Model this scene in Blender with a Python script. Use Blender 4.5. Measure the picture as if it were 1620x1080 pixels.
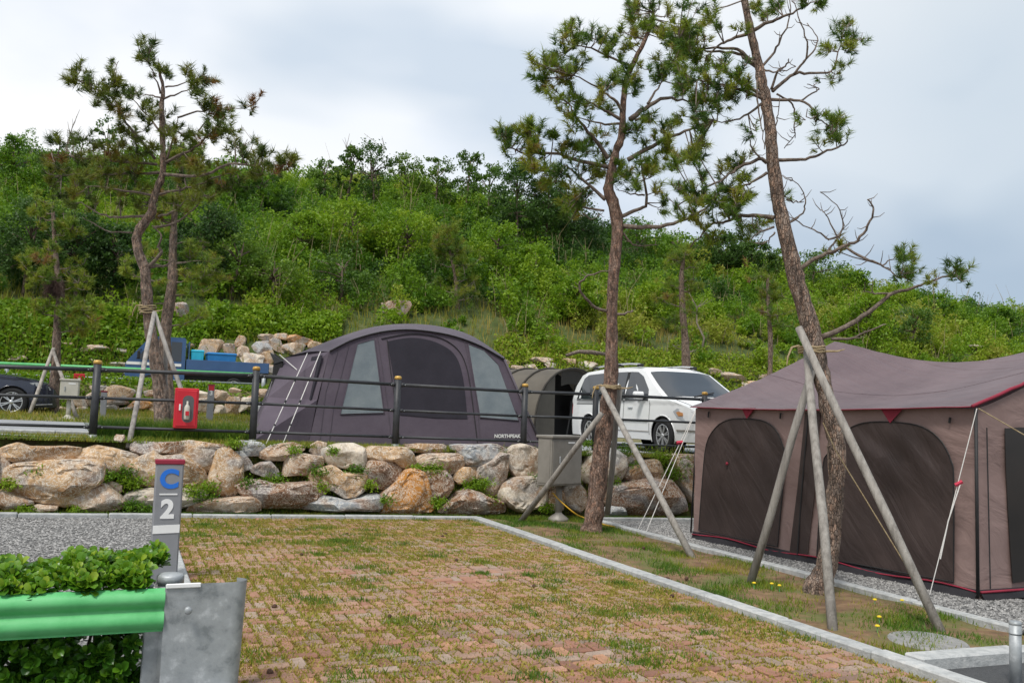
import bpy, bmesh, math, random
import numpy as np
from mathutils import Vector, Matrix, noise as mnoise
rad = math.radians
random.seed(7); RNG = np.random.default_rng(11)
sc = bpy.context.scene; COL = sc.collection
for o in list(bpy.data.objects): bpy.data.objects.remove(o)

# ---------------------------------------------------------------- camera, sky, sun, exposure
PW, PH, F = 1620.0, 1080.0, 1400.0
PITCH, ROLL, EYE = rad(4.61), rad(1.95), Vector((0, 0, 1.6))
_r0 = Vector((1, 0, 0)); _u0 = Vector((0, -math.sin(PITCH), math.cos(PITCH)))
FWD = Vector((0, math.cos(PITCH), math.sin(PITCH)))
RGT = _r0*math.cos(ROLL) + _u0*math.sin(ROLL)
UPV = -_r0*math.sin(ROLL) + _u0*math.cos(ROLL)
cd = bpy.data.cameras.new('camera'); cam = bpy.data.objects.new('camera', cd); COL.objects.link(cam)
cd.sensor_width = 36; cd.lens = F/PW*36; cd.clip_end = 2000; cd.clip_start = .05
cam.matrix_world = Matrix.Translation(EYE) @ Matrix((RGT, UPV, -FWD)).transposed().to_4x4()
sc.camera = cam
SUN_EL, SUN_AZ = rad(58), rad(205)      # azimuth clockwise from +Y; sun high behind the camera, a little left
w = bpy.data.worlds.new('World'); sc.world = w; w.use_nodes = True
nt = w.node_tree; nt.nodes.clear()
def N(nt, t, **k):
    n = nt.nodes.new(t)
    for a, b in k.items():
        if a.startswith('i_'): n.inputs[a[2:].replace('_', ' ')].default_value = b
        else: setattr(n, a, b)
    return n
sky = N(nt, 'ShaderNodeTexSky', sky_type='NISHITA', sun_disc=False, sun_elevation=SUN_EL, sun_rotation=SUN_AZ)
tc = N(nt, 'ShaderNodeTexCoord')
mp = N(nt, 'ShaderNodeMapping'); mp.inputs['Scale'].default_value = (1.0, 1.0, 1.8); mp.inputs['Location'].default_value = (.6235, .7543, -2.6068)
n1 = N(nt, 'ShaderNodeTexNoise', i_Scale=1.7, i_Detail=4.0, i_Roughness=.42, i_Distortion=.15)
cr = N(nt, 'ShaderNodeValToRGB')
e = cr.color_ramp.elements
e[0].position = .38; e[0].color = (3.25, 3.7, 4.25, 1)
e[1].position = .58; e[1].color = (5.0, 5.08, 5.2, 1)
m_ = e.new(.47); m_.color = (4.6, 4.8, 5.05, 1)
n2 = N(nt, 'ShaderNodeTexNoise', i_Scale=2.2, i_Detail=5.0, i_Roughness=.55)
cr2 = N(nt, 'ShaderNodeValToRGB'); cr2.color_ramp.elements[0].position = .56; cr2.color_ramp.elements[1].position = .78
cr2.color_ramp.elements[0].color = (1, 1, 1, 1); cr2.color_ramp.elements[1].color = (.72, .72, .72, 1)
mx = N(nt, 'ShaderNodeMixRGB'); mx.blend_type = 'MIX'
bg = N(nt, 'ShaderNodeBackground', i_Strength=.1); wo = N(nt, 'ShaderNodeOutputWorld')
lk = nt.links.new
lk(tc.outputs['Generated'], mp.inputs['Vector']); lk(mp.outputs[0], n1.inputs['Vector']); lk(n1.outputs['Fac'], cr.inputs[0])
lk(mp.outputs[0], n2.inputs['Vector']); lk(n2.outputs['Fac'], cr2.inputs[0])
lk(cr2.outputs[0], mx.inputs[0]); lk(sky.outputs[0], mx.inputs[1]); lk(cr.outputs[0], mx.inputs[2])
# the cloud deck thickens smoothly towards +X (the right of the photograph)
sx = N(nt, 'ShaderNodeSeparateXYZ'); lk(tc.outputs['Generated'], sx.inputs[0])
gx = N(nt, 'ShaderNodeValToRGB'); gx.color_ramp.interpolation = 'EASE'; gx.color_ramp.elements[0].position = .05; gx.color_ramp.elements[1].position = .50
gx.color_ramp.elements[0].color = (1.0, 1.0, 1.0, 1); gx.color_ramp.elements[1].color = (.68, .745, .80, 1)
gm = N(nt, 'ShaderNodeMixRGB'); gm.blend_type = 'MULTIPLY'; gm.inputs[0].default_value = 1
lk(sx.outputs['X'], gx.inputs[0]); lk(mx.outputs[0], gm.inputs[1]); lk(gx.outputs[0], gm.inputs[2])
lk(gm.outputs[0], bg.inputs['Color']); lk(bg.outputs[0], wo.inputs['Surface'])
sd = bpy.data.lights.new('sun', 'SUN'); sd.energy = 1.5; sd.angle = rad(14); sd.color = (1, .96, .9)
so = bpy.data.objects.new('sun', sd); COL.objects.link(so)
sdir = Vector((math.sin(SUN_AZ)*math.cos(SUN_EL), math.cos(SUN_AZ)*math.cos(SUN_EL), math.sin(SUN_EL)))
so.rotation_euler = sdir.to_track_quat('Z', 'Y').to_euler(); so.location = (0, -5, 30)
sc.view_settings.view_transform = 'Standard'; sc.view_settings.look = 'None'
sc.view_settings.gamma = 1; sc.view_settings.use_curve_mapping = False
sc.view_settings.exposure = 1.02

# ---------------------------------------------------------------- pixel -> place, site frame
def ray(px, py): return FWD*F + RGT*(px-PW/2) - UPV*(py-PH/2)
def at(px, py, D): d = ray(px, py); return EYE + d*(D/d.y)
def gz(px, py, z): d = ray(px, py); return EYE + d*((z-EYE.z)/d.z)
def proj(P):
    q = P-EYE; f = q.dot(FWD); return (PW/2+F*q.dot(RGT)/f, PH/2-F*q.dot(UPV)/f)
HD = math.atan2(203-810, F)              # bay direction (vanishing point of its kerbs)
DV = Vector((math.sin(HD), math.cos(HD), 0)); TV = Vector((math.cos(HD), -math.sin(HD), 0))
P0 = gz(745, 822, 0); P0.z = 0
KU = .022                                # the pitches fall gently to the right
def uv(P): q = P-P0; return q.dot(TV), q.dot(DV)
def gplane(px, py, k=KU, z0=0):
    d = ray(px, py); n = Vector((k*TV.x, k*TV.y, 1)); p = P0+Vector((0, 0, z0))
    return EYE + d*((p-EYE).dot(n)/d.dot(n))
def onplane(px, py, p, n): d = ray(px, py); return EYE + d*((p-EYE).dot(n)/d.dot(n))
def onv(px, py, v): return onplane(px, py, P0+DV*v, DV)
def sm(a, b, x): t = min(1, max(0, (x-a)/(b-a))); return t*t*(3-2*t)
RIDGE = [(-400, 240), (0, 262), (200, 272), (330, 282), (470, 288), (600, 292), (720, 312), (850, 345), (1000, 385), (1100, 405), (1200, 423), (1300, 445), (1400, 465), (1500, 485), (1620, 512), (2100, 600)]
def lerp_tab(T, x):
    if x <= T[0][0]: return T[0][1]
    for (a, b), (c, d) in zip(T, T[1:]):
        if x <= c: return b+(d-b)*(x-a)/(c-a)
    return T[-1][1]
def ground_z(u, v):                      # lower level: tilted plane
    return -KU*max(-14, min(14, u))
def terr_z(u, v):
    base = 1.05-.013*(max(-14, min(14, u))+5)
    z = base + sm(9, 15.5, v)*.22
    z += sm(15.6, 16.3, v)*.78
    up = 2.06
    if v > 16.3: z = up*sm(16.3, 18, v)+z*(1-sm(16.3, 18, v))
    if v > 25: z += 2.2*sm(25.2, 27, v)
    if v > 27:
        P = P0+TV*u+DV*v; xr = P.x/max(P.y, 5); px = 810+F*xr
        vr = (DV.y+DV.x*xr)*78-12.27; vr = max(vr, 38)
        py = lerp_tab(RIDGE, px); zr = 1.6+78*((634+.034*(px-203))-py)/F
        t = (v-27)/(vr-27)
        if t <= 1: z = 4.26+(zr-4.26)*(t**.85)
        else: z = zr-min(3.5, (t-1)*5)
        z += .35*mnoise.noise(Vector((P.x*.12, P.y*.12, 0)))*min(1, (v-27)/4)
    return z
def SP(u, v, dz=0, low=False):
    p = P0+TV*u+DV*v; p.z = (ground_z(u, v) if low else terr_z(u, v))+dz; return p

# ---------------------------------------------------------------- object helpers
def tag(o, label=None, cat=None, group=None, kind=None):
    if label: o['label'] = label
    if cat: o['category'] = cat
    if group: o['group'] = group
    if kind: o['kind'] = kind
    return o
def par(o, parent):
    o.parent = parent
    if parent is not None:
        q, t = parent, Vector((0, 0, 0))
        while q is not None: t = t+q.location; q = q.parent if q.parent else None
        o.matrix_parent_inverse = Matrix.Translation(-t)
    return o
def thing(name, loc, label, cat, group=None):
    o = bpy.data.objects.new(name, None); COL.objects.link(o); o.location = loc; o.empty_display_size = .1
    return tag(o, label, cat, group)
def obj(name, VF, mat, parent=None, smooth=False, color=None, sharp=0):
    V, Fc = VF
    me = bpy.data.meshes.new(name); me.from_pydata([tuple(v) for v in V], [], Fc); me.materials.append(mat)
    if smooth: me.polygons.foreach_set('use_smooth', [True]*len(me.polygons))
    o = bpy.data.objects.new(name, me); COL.objects.link(o)
    if color: o.color = (*color, 1)
    if sharp: me.set_sharp_from_angle(angle=rad(sharp))
    if parent is not None:
        o.parent = parent
        q = parent; t = Vector((0, 0, 0))
        if parent.type == 'EMPTY': t = parent.location
        o.matrix_parent_inverse = Matrix.Translation(-t)
        if parent.type != 'EMPTY':     # parent mesh is in world coordinates through its own inverse
            o.matrix_parent_inverse = Matrix.Identity(4)
    return o
def npmesh(name, V, Q, mat, parent=None, tint=None, smooth=False):
    """fast mesh of equal-sized polygons; Q is (n,k) int"""
    V = np.ascontiguousarray(V, dtype=np.float32); Q = np.ascontiguousarray(Q, dtype=np.int32)
    n, k = Q.shape
    me = bpy.data.meshes.new(name); me.vertices.add(len(V)); me.vertices.foreach_set('co', V.ravel())
    me.loops.add(n*k); me.loops.foreach_set('vertex_index', Q.ravel())
    me.polygons.add(n); me.polygons.foreach_set('loop_start', np.arange(n, dtype=np.int32)*k)
    me.update(calc_edges=True)
    if smooth: me.polygons.foreach_set('use_smooth', np.ones(n, dtype=bool))
    if tint is not None:
        a = me.attributes.new('tint', 'FLOAT', 'POINT'); a.data.foreach_set('value', np.ascontiguousarray(tint, dtype=np.float32))
    me.materials.append(mat)
    o = bpy.data.objects.new(name, me); COL.objects.link(o)
    if parent is not None:
        o.parent = parent
        o.matrix_parent_inverse = Matrix.Translation(-parent.location) if parent.type == 'EMPTY' else Matrix.Identity(4)
    return o
def join(*parts):
    V, Fc = [], []
    for v, f in parts:
        b = len(V); V += list(v); Fc += [tuple(i+b for i in q) for q in f]
    return V, Fc
def frame(d):
    d = d.normalized(); a = Vector((0, 0, 1)) if abs(d.z) < .9 else Vector((1, 0, 0))
    x = a.cross(d).normalized(); return x, d.cross(x)
def tube(pts, rs, n=6, cap=True):
    pts = [Vector(p) for p in pts]
    if not hasattr(rs, '__len__'): rs = [rs]*len(pts)
    V, Fc = [], []; px_ = None
    for i, p in enumerate(pts):
        d = (pts[min(i+1, len(pts)-1)]-pts[max(i-1, 0)])
        if d.length < 1e-6: d = Vector((0, 0, 1))
        d.normalize()
        if px_ is None: x, y = frame(d)
        else:
            x = (px_-d*px_.dot(d)); x = x.normalized() if x.length > 1e-4 else frame(d)[0]
            y = d.cross(x)
        px_ = x
        for k in range(n):
            a = 2*math.pi*k/n; V.append(p+(x*math.cos(a)+y*math.sin(a))*rs[i])
    for i in range(len(pts)-1):
        for k in range(n):
            k2 = (k+1) % n; Fc.append((i*n+k, i*n+k2, (i+1)*n+k2, (i+1)*n+k))
    if cap: Fc.append(tuple(range(n))[::-1]); Fc.append(tuple(range((len(pts)-1)*n, len(pts)*n)))
    return V, Fc
def spline(pts, sub=4):
    """Catmull-Rom through tuples of any length"""
    P = [np.array(p, float) for p in pts]; out = []
    for i in range(len(P)-1):
        a, b, c, d = P[max(i-1, 0)], P[i], P[i+1], P[min(i+2, len(P)-1)]
        for k in range(sub):
            t = k/sub; out.append(.5*((2*b)+(-a+c)*t+(2*a-5*b+4*c-d)*t*t+(-a+3*b-3*c+d)*t**3))
    out.append(P[-1]); return out
def box(c, ax, ay, az, bev=0):
    """box with half-extent vectors; chamfered when bev>0 (metres)"""
    c = Vector(c); A = [Vector(ax), Vector(ay), Vector(az)]
    if bev <= 0:
        V = [c+A[0]*i+A[1]*j+A[2]*k for i in (-1, 1) for j in (-1, 1) for k in (-1, 1)]
        return V, [(0, 1, 3, 2), (4, 6, 7, 5), (0, 4, 5, 1), (2, 3, 7, 6), (0, 2, 6, 4), (1, 5, 7, 3)]
    L = [a.length for a in A]; U = [a/l for a, l in zip(A, L)]
    b = min(bev, min(L)*.9); V = []
    idx = {}
    for i in (-1, 1):
        for j in (-1, 1):
            for k in (-1, 1):
                for m in range(3):
                    s = [L[q]-(0 if q == m else b) for q in range(3)]
                    idx[(i, j, k, m)] = len(V); V.append(c+U[0]*i*s[0]+U[1]*j*s[1]+U[2]*k*s[2])
    Fc = []; S = (-1, 1)
    g = lambda i, j, k, m: idx[(i, j, k, m)]
    for s in S:
        o = (lambda t: t) if s > 0 else (lambda t: t[::-1])
        Fc.append(o((g(s, -1, -1, 0), g(s, 1, -1, 0), g(s, 1, 1, 0), g(s, -1, 1, 0))))
        Fc.append(o((g(-1, s, -1, 1), g(-1, s, 1, 1), g(1, s, 1, 1), g(1, s, -1, 1))))
        Fc.append(o((g(-1, -1, s, 2), g(1, -1, s, 2), g(1, 1, s, 2), g(-1, 1, s, 2))))
    for i in S:
        for j in S:
            t = (g(i, j, -1, 0), g(i, j, 1, 0), g(i, j, 1, 1), g(i, j, -1, 1)); Fc.append(t if i*j < 0 else t[::-1])
            t = (g(i, -1, j, 0), g(i, 1, j, 0), g(i, 1, j, 2), g(i, -1, j, 2)); Fc.append(t if i*j > 0 else t[::-1])
            t = (g(-1, i, j, 1), g(1, i, j, 1), g(1, i, j, 2), g(-1, i, j, 2)); Fc.append(t if i*j < 0 else t[::-1])
            for k in S:
                t = (g(i, j, k, 0), g(i, j, k, 1), g(i, j, k, 2)); Fc.append(t if i*j*k > 0 else t[::-1])
    return V, Fc
def zbox(c, hx, hy, hz, ang=0, bev=0):
    ca, sa = math.cos(ang), math.sin(ang)
    return box(c, (ca*hx, sa*hx, 0), (-sa*hy, ca*hy, 0), (0, 0, hz), bev)
def sbox(u, v, z, hu, hv, hz, bev=0):      # box in the site frame
    return box(P0+TV*u+DV*v+Vector((0, 0, z)), TV*hu, DV*hv, (0, 0, hz), bev)
def lathe(c, prof, n=16, ax=Vector((0, 0, 1))):
    x, y = frame(ax); V, Fc = [], []; c = Vector(c); ax = ax.normalized()
    for r, h in prof:
        for k in range(n):
            a = 2*math.pi*k/n; V.append(c+ax*h+(x*math.cos(a)+y*math.sin(a))*r)
    for i in range(len(prof)-1):
        for k in range(n):
            k2 = (k+1) % n; Fc.append((i*n+k, i*n+k2, (i+1)*n+k2, (i+1)*n+k))
    Fc.append(tuple(range(n))[::-1]); Fc.append(tuple(range((len(prof)-1)*n, len(prof)*n)))
    return V, Fc
def grid(fn, nu, nv):
    V = [fn(i/nu, j/nv) for j in range(nv+1) for i in range(nu+1)]
    return V, [(j*(nu+1)+i, j*(nu+1)+i+1, (j+1)*(nu+1)+i+1, (j+1)*(nu+1)+i) for j in range(nv) for i in range(nu)]
def slab(poly, n, th):
    """polygon (world points) given thickness th along n"""
    k = len(poly); n = Vector(n).normalized()
    V = [Vector(p) for p in poly]+[Vector(p)-n*th for p in poly]
    return V, [tuple(range(k)), tuple(range(k, 2*k))[::-1]]+[(i, i+k, (i+1) % k+k, (i+1) % k) for i in range(k)]
def text(name, s, size, loc, xdir, ydir, mat, parent, ext=.002, bold=0):
    cu = bpy.data.curves.new(name, 'FONT'); cu.body = s; cu.size = size; cu.extrude = ext; cu.align_x = 'CENTER'; cu.align_y = 'CENTER'; cu.offset = bold
    to = bpy.data.objects.new(name+'_tmp', cu); COL.objects.link(to)
    dg = bpy.context.evaluated_depsgraph_get(); dg.update()
    me = bpy.data.meshes.new_from_object(to.evaluated_get(dg)); bpy.data.objects.remove(to)
    x = Vector(xdir).normalized(); y = Vector(ydir).normalized(); z = x.cross(y)
    V = [Vector(loc)+x*v.co.x+y*v.co.y+z*v.co.z for v in me.vertices]
    Fc = [tuple(p.vertices) for p in me.polygons]
    return obj(name, (V, Fc), mat, parent)

# ---------------------------------------------------------------- materials
MATS = {}
def mat(name, cols, scale=4.0, rough=.7, metal=0.0, bump=0.0, bscale=None, spec=.4, detail=6.0, objcol=0, coord='Object', lo=.32, hi=.68, stretch=None, trans=0, alpha=1, coat=0, rvar=0, extra=None):
    m = bpy.data.materials.new(name); m.use_nodes = True; t = m.node_tree; t.nodes.clear(); L = t.links.new
    out = N(t, 'ShaderNodeOutputMaterial'); p = N(t, 'ShaderNodeBsdfPrincipled')
    p.inputs['Roughness'].default_value = rough; p.inputs['Metallic'].default_value = metal
    p.inputs['Specular IOR Level'].default_value = spec
    if coat: p.inputs['Coat Weight'].default_value = coat; p.inputs['Coat Roughness'].default_value = .05
    if alpha < 1: p.inputs['Alpha'].default_value = alpha
    tcn = N(t, 'ShaderNodeTexCoord'); vec = tcn.outputs[coord]
    if stretch:
        mpn = N(t, 'ShaderNodeMapping'); mpn.inputs['Scale'].default_value = stretch; L(vec, mpn.inputs[0]); vec = mpn.outputs[0]
    nz = N(t, 'ShaderNodeTexNoise', i_Scale=scale, i_Detail=detail, i_Roughness=.6); L(vec, nz.inputs['Vector'])
    if len(cols) == 1: col = None; p.inputs['Base Color'].default_value = (*cols[0], 1)
    else:
        r = N(t, 'ShaderNodeValToRGB'); el = r.color_ramp.elements
        while len(el) < len(cols): el.new(.5)
        for i, c in enumerate(cols): el[i].position = lo+(hi-lo)*i/(len(cols)-1); el[i].color = (*c, 1)
        L(nz.outputs['Fac'], r.inputs[0]); col = r.outputs[0]
    if objcol and col is not None:
        oi = N(t, 'ShaderNodeObjectInfo'); mm = N(t, 'ShaderNodeMixRGB'); mm.blend_type = 'MULTIPLY'; mm.inputs[0].default_value = objcol
        L(col, mm.inputs[1]); L(oi.outputs['Color'], mm.inputs[2]); col = mm.outputs[0]
    if extra: col = extra(t, L, vec, col, p)
    if col is not None: L(col, p.inputs['Base Color'])
    if rvar:
        mr = N(t, 'ShaderNodeMapRange'); mr.inputs['To Min'].default_value = rough-rvar; mr.inputs['To Max'].default_value = rough+rvar
        L(nz.outputs['Fac'], mr.inputs[0]); L(mr.outputs[0], p.inputs['Roughness'])
    if bump:
        nb = N(t, 'ShaderNodeTexNoise', i_Scale=bscale or scale*4, i_Detail=5.0, i_Roughness=.65); L(vec, nb.inputs['Vector'])
        b = N(t, 'ShaderNodeBump', i_Strength=bump, i_Distance=.02); L(nb.outputs['Fac'], b.inputs['Height']); L(b.outputs[0], p.inputs['Normal'])
    if trans:
        tr = N(t, 'ShaderNodeBsdfTranslucent'); ms = N(t, 'ShaderNodeMixShader', ); ms.inputs[0].default_value = trans
        if col is not None: L(col, tr.inputs['Color'])
        else: tr.inputs['Color'].default_value = (*cols[0], 1)
        L(p.outputs[0], ms.inputs[1]); L(tr.outputs[0], ms.inputs[2]); L(ms.outputs[0], out.inputs['Surface'])
    else: L(p.outputs[0], out.inputs['Surface'])
    MATS[name] = m; return m
def leafmat(name, cols, rough=.5, trans=.3, spec=.35):
    m = bpy.data.materials.new(name); m.use_nodes = True; t = m.node_tree; t.nodes.clear(); L = t.links.new
    out = N(t, 'ShaderNodeOutputMaterial'); p = N(t, 'ShaderNodeBsdfPrincipled', i_Roughness=rough)
    p.inputs['Specular IOR Level'].default_value = spec
    a = N(t, 'ShaderNodeAttribute', attribute_name='tint'); r = N(t, 'ShaderNodeValToRGB'); el = r.color_ramp.elements
    while len(el) < len(cols): el.new(.5)
    for i, c in enumerate(cols): el[i].position = i/(len(cols)-1); el[i].color = (*c, 1)
    tr = N(t, 'ShaderNodeBsdfTranslucent'); ms = N(t, 'ShaderNodeMixShader'); ms.inputs[0].default_value = trans
    L(a.outputs['Fac'], r.inputs[0]); L(r.outputs[0], p.inputs['Base Color']); L(r.outputs[0], tr.inputs['Color'])
    L(p.outputs[0], ms.inputs[1]); L(tr.outputs[0], ms.inputs[2]); L(ms.outputs[0], out.inputs['Surface'])
    MATS[name] = m; return m
def ramp(t, els):
    r = N(t, 'ShaderNodeValToRGB'); el = r.color_ramp.elements
    while len(el) < len(els): el.new(.5)
    for i, (p, c) in enumerate(els): el[i].position = p; el[i].color = (*c, 1)
    return r
def rock_extra(t, L, vec, col, p):
    # iron stain patches, grey weathering, pale lichen veins
    oi = N(t, 'ShaderNodeObjectInfo'); sh = N(t, 'ShaderNodeVectorMath', operation='ADD'); L(vec, sh.inputs[0]); L(oi.outputs['Random'], sh.inputs[1])
    n1 = N(t, 'ShaderNodeTexNoise', i_Scale=2.6, i_Detail=4.0, i_Distortion=.6); L(sh.outputs[0], n1.inputs['Vector'])
    r1 = ramp(t, [(.46, (0, 0, 0)), (.60, (1, 1, 1))]); L(n1.outputs['Fac'], r1.inputs[0])
    m1 = N(t, 'ShaderNodeMixRGB'); m1.inputs[2].default_value = (.24, .12, .05, 1)
    k = N(t, 'ShaderNodeMath', operation='MULTIPLY'); k.inputs[1].default_value = .7; L(r1.outputs[0], k.inputs[0]); L(k.outputs[0], m1.inputs[0]); L(col, m1.inputs[1])
    n3 = N(t, 'ShaderNodeTexNoise', i_Scale=1.9, i_Detail=6.0, i_Distortion=.9); mp3 = N(t, 'ShaderNodeMapping'); mp3.inputs['Location'].default_value = (7, 3, 1); L(sh.outputs[0], mp3.inputs[0]); L(mp3.outputs[0], n3.inputs['Vector'])
    r3 = ramp(t, [(.52, (0, 0, 0)), (.62, (1, 1, 1))]); L(n3.outputs['Fac'], r3.inputs[0])
    m3 = N(t, 'ShaderNodeMixRGB'); m3.inputs[2].default_value = (.27, .285, .30, 1); k3 = N(t, 'ShaderNodeMath', operation='MULTIPLY'); k3.inputs[1].default_value = .6
    L(r3.outputs[0], k3.inputs[0]); L(k3.outputs[0], m3.inputs[0]); L(m1.outputs[0], m3.inputs[1])
    n2 = N(t, 'ShaderNodeTexNoise', i_Scale=9.0, i_Detail=6.0, i_Roughness=.7, i_Distortion=1.6); L(sh.outputs[0], n2.inputs['Vector'])
    r2 = ramp(t, [(.475, (0, 0, 0)), (.502, (1, 1, 1)), (.53, (0, 0, 0))]); L(n2.outputs['Fac'], r2.inputs[0])
    m2 = N(t, 'ShaderNodeMixRGB'); m2.inputs[2].default_value = (.72, .68, .6, 1); k2 = N(t, 'ShaderNodeMath', operation='MULTIPLY'); k2.inputs[1].default_value = 1.0
    L(r2.outputs[0], k2.inputs[0]); L(k2.outputs[0], m2.inputs[0]); L(m3.outputs[0], m2.inputs[1])
    n5 = N(t, 'ShaderNodeTexNoise', i_Scale=14.0, i_Detail=5.0, i_Roughness=.7); L(sh.outputs[0], n5.inputs['Vector'])
    r5 = ramp(t, [(.60, (1, 1, 1)), (.72, (.35, .3, .27))]); L(n5.outputs['Fac'], r5.inputs[0])
    m5 = N(t, 'ShaderNodeMixRGB'); m5.blend_type = 'MULTIPLY'; m5.inputs[0].default_value = 1; L(m2.outputs[0], m5.inputs[1]); L(r5.outputs[0], m5.inputs[2])
    return m5.outputs[0]
ROCK = mat('rock', [(.62, .60, .58), (.95, .94, .93), (1.2, 1.15, 1.08)], 6, .9, bump=1.0, bscale=11, objcol=1, extra=rock_extra)
def soil_extra(c2, s=1.4, a=.45, b=.6, f=.9):
    def ex(t, L, vec, col, p):
        n1 = N(t, 'ShaderNodeTexNoise', i_Scale=s, i_Detail=7.0, i_Roughness=.7); L(vec, n1.inputs['Vector'])
        r1 = ramp(t, [(a, (0, 0, 0)), (b, (f, f, f))]); L(n1.outputs['Fac'], r1.inputs[0])
        m1 = N(t, 'ShaderNodeMixRGB'); m1.inputs[2].default_value = (*c2, 1); L(r1.outputs[0], m1.inputs[0]); L(col, m1.inputs[1]); return m1.outputs[0]
    return ex
SOIL = mat('soil', [(.12, .07, .04), (.20, .12, .065), (.26, .17, .09)], 7, .95, bump=.8, bscale=30, extra=soil_extra((.11, .13, .035)))
BANK = mat('bank_soil', [(.055, .042, .02), (.10, .075, .035), (.10, .105, .03)], 6, .95, bump=1, bscale=22, extra=soil_extra((.07, .10, .02), 3.0))
DIRT = mat('dirt', [(.13, .085, .055), (.2, .135, .085)], 9, .95, bump=.8, bscale=30)
HILL = mat('hill_ground', [(.03, .045, .012), (.06, .085, .02), (.12, .12, .045)], .8, .95, bump=.6, bscale=6)
TERR = mat('terrace_earth', [(.11, .105, .035), (.15, .14, .055), (.19, .145, .085)], 3, .95, bump=.6, bscale=25)
GRAVEL = mat('gravel', [(.08, .08, .08), (.17, .167, .162), (.28, .272, .264), (.40, .39, .375)], 60, .95, bump=1, bscale=70, lo=.36, hi=.66)
LANE = mat('lane_concrete', [(.24, .25, .26), (.31, .32, .33)], 3, .9, bump=.4, bscale=60)
ASPH = mat('asphalt', [(.055, .057, .06), (.085, .087, .09)], 40, .92, bump=.7, bscale=90)
KERB = mat('kerb_granite', [(.30, .31, .31), (.40, .41, .41), (.48, .48, .47)], 14, .85, bump=.4, bscale=60, objcol=1)
BRICK = mat('brick_clay', [(.78, .76, .74), (1, 1, 1), (1.2, 1.15, 1.1)], 14, .95, bump=.7, bscale=45, objcol=1)
SAND = mat('joint_sand', [(.14, .10, .05), (.21, .16, .065), (.20, .18, .05)], 9, .95, bump=.8, bscale=60)
def bark_extra(t, L, vec, col, p):
    # flaky plates: voronoi cells parted by dark cracks, each plate a slightly different brown
    vo = N(t, 'ShaderNodeTexVoronoi', feature='DISTANCE_TO_EDGE', i_Scale=23.0); L(vec, vo.inputs['Vector'])
    vc = N(t, 'ShaderNodeTexVoronoi', i_Scale=23.0); L(vec, vc.inputs['Vector'])
    r1 = ramp(t, [(.0, (.38, .34, .32)), (.12, (1, 1, 1))]); L(vo.outputs['Distance'], r1.inputs[0])
    m1 = N(t, 'ShaderNodeMixRGB'); m1.blend_type = 'MULTIPLY'; m1.inputs[0].default_value = .7; L(col, m1.inputs[1]); L(r1.outputs[0], m1.inputs[2])
    sp = N(t, 'ShaderNodeSeparateColor'); L(vc.outputs['Color'], sp.inputs[0]); r2 = ramp(t, [(.0, (.75, .75, .78)), (.6, (1.05, 1, .97)), (1.0, (1.3, 1.1, 1.0))]); L(sp.outputs[0], r2.inputs[0])
    m2 = N(t, 'ShaderNodeMixRGB'); m2.blend_type = 'MULTIPLY'; m2.inputs[0].default_value = 1; L(m1.outputs[0], m2.inputs[1]); L(r2.outputs[0], m2.inputs[2])
    b = N(t, 'ShaderNodeBump', i_Strength=.8, i_Distance=.02); r3 = ramp(t, [(.0, (0, 0, 0)), (.14, (1, 1, 1))]); L(vo.outputs['Distance'], r3.inputs[0]); L(r3.outputs[0], b.inputs['Height']); L(b.outputs[0], p.inputs['Normal'])
    return m2.outputs[0]
BARK = mat('pine_bark', [(.11, .075, .057), (.24, .165, .128), (.36, .265, .21)], 9, .95, stretch=(2.4, 2.4, .9), lo=.38, hi=.64, extra=bark_extra)
BARK2 = mat('pine_bark_grey', [(.115, .088, .07), (.25, .193, .155), (.37, .30, .245)], 9, .95, stretch=(2.4, 2.4, .9), lo=.38, hi=.64, extra=bark_extra)
TWIG = mat('twig_bark', [(.09, .07, .058), (.16, .125, .10), (.25, .2, .165)], 18, .95, bump=.8, bscale=40)
DEADW = mat('dead_twig', [(.17, .14, .11), (.27, .23, .19)], 14, .95)
STAKE = mat('stake_wood', [(.17, .155, .14), (.27, .25, .225), (.34, .32, .29)], 5, .85, bump=.5, bscale=20, stretch=(4, 4, .5), objcol=1)
ROPE = mat('straw_rope', [(.30, .22, .12), (.45, .36, .22)], 30, .9, bump=.6, bscale=60)
CORD = mat('white_cord', [(.62, .6, .57), (.75, .73, .7)], 60, .7)
REDC = mat('red_cord', [(.5, .03, .07)], 10, .7)
YELC = mat('yellow_cable', [(.62, .36, .03)], 10, .5)
FENCE = mat('fence_paint', [(.028, .030, .034), (.045, .047, .052)], 12, .5, bump=.1, spec=.4)
GALV = mat('galvanised', [(.22, .24, .25), (.33, .35, .36), (.37, .39, .40), (.52, .54, .55)], 11, .5, metal=.35, bump=.1, rvar=.12)
STEEL = mat('steel_box', [(.21, .195, .172), (.26, .243, .215)], 6, .5, metal=.1, bump=.08)
BRASS = mat('post_cap', [(.45, .26, .06), (.6, .38, .1)], 8, .45, metal=.3)
GREENP = mat('green_paint', [(.075, .37, .12), (.105, .44, .155), (.13, .47, .18)], 7, .48, spec=.45, bump=.06, bscale=40, rvar=.1)
REDP = mat('red_paint', [(.50, .012, .025), (.56, .02, .035)], 4, .4, spec=.5)
WHITEP = mat('white_paint', [(.74, .74, .73), (.8, .8, .79)], 5, .5)
GREYP = mat('grey_post', [(.21, .215, .23), (.25, .255, .27)], 5, .55, bump=.05)
BLUEP = mat('blue_letter', [(.02, .16, .62)], 5, .5)
BEIGE = mat('beige_box', [(.42, .40, .34), (.5, .475, .41)], 5, .6)
CARW = mat('car_white', [(.76, .77, .77), (.8, .81, .81)], 2, .22, spec=.5, coat=.6)
CARN = mat('car_navy', [(.012, .016, .034), (.016, .02, .042)], 2, .25, spec=.5, coat=.8)
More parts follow.
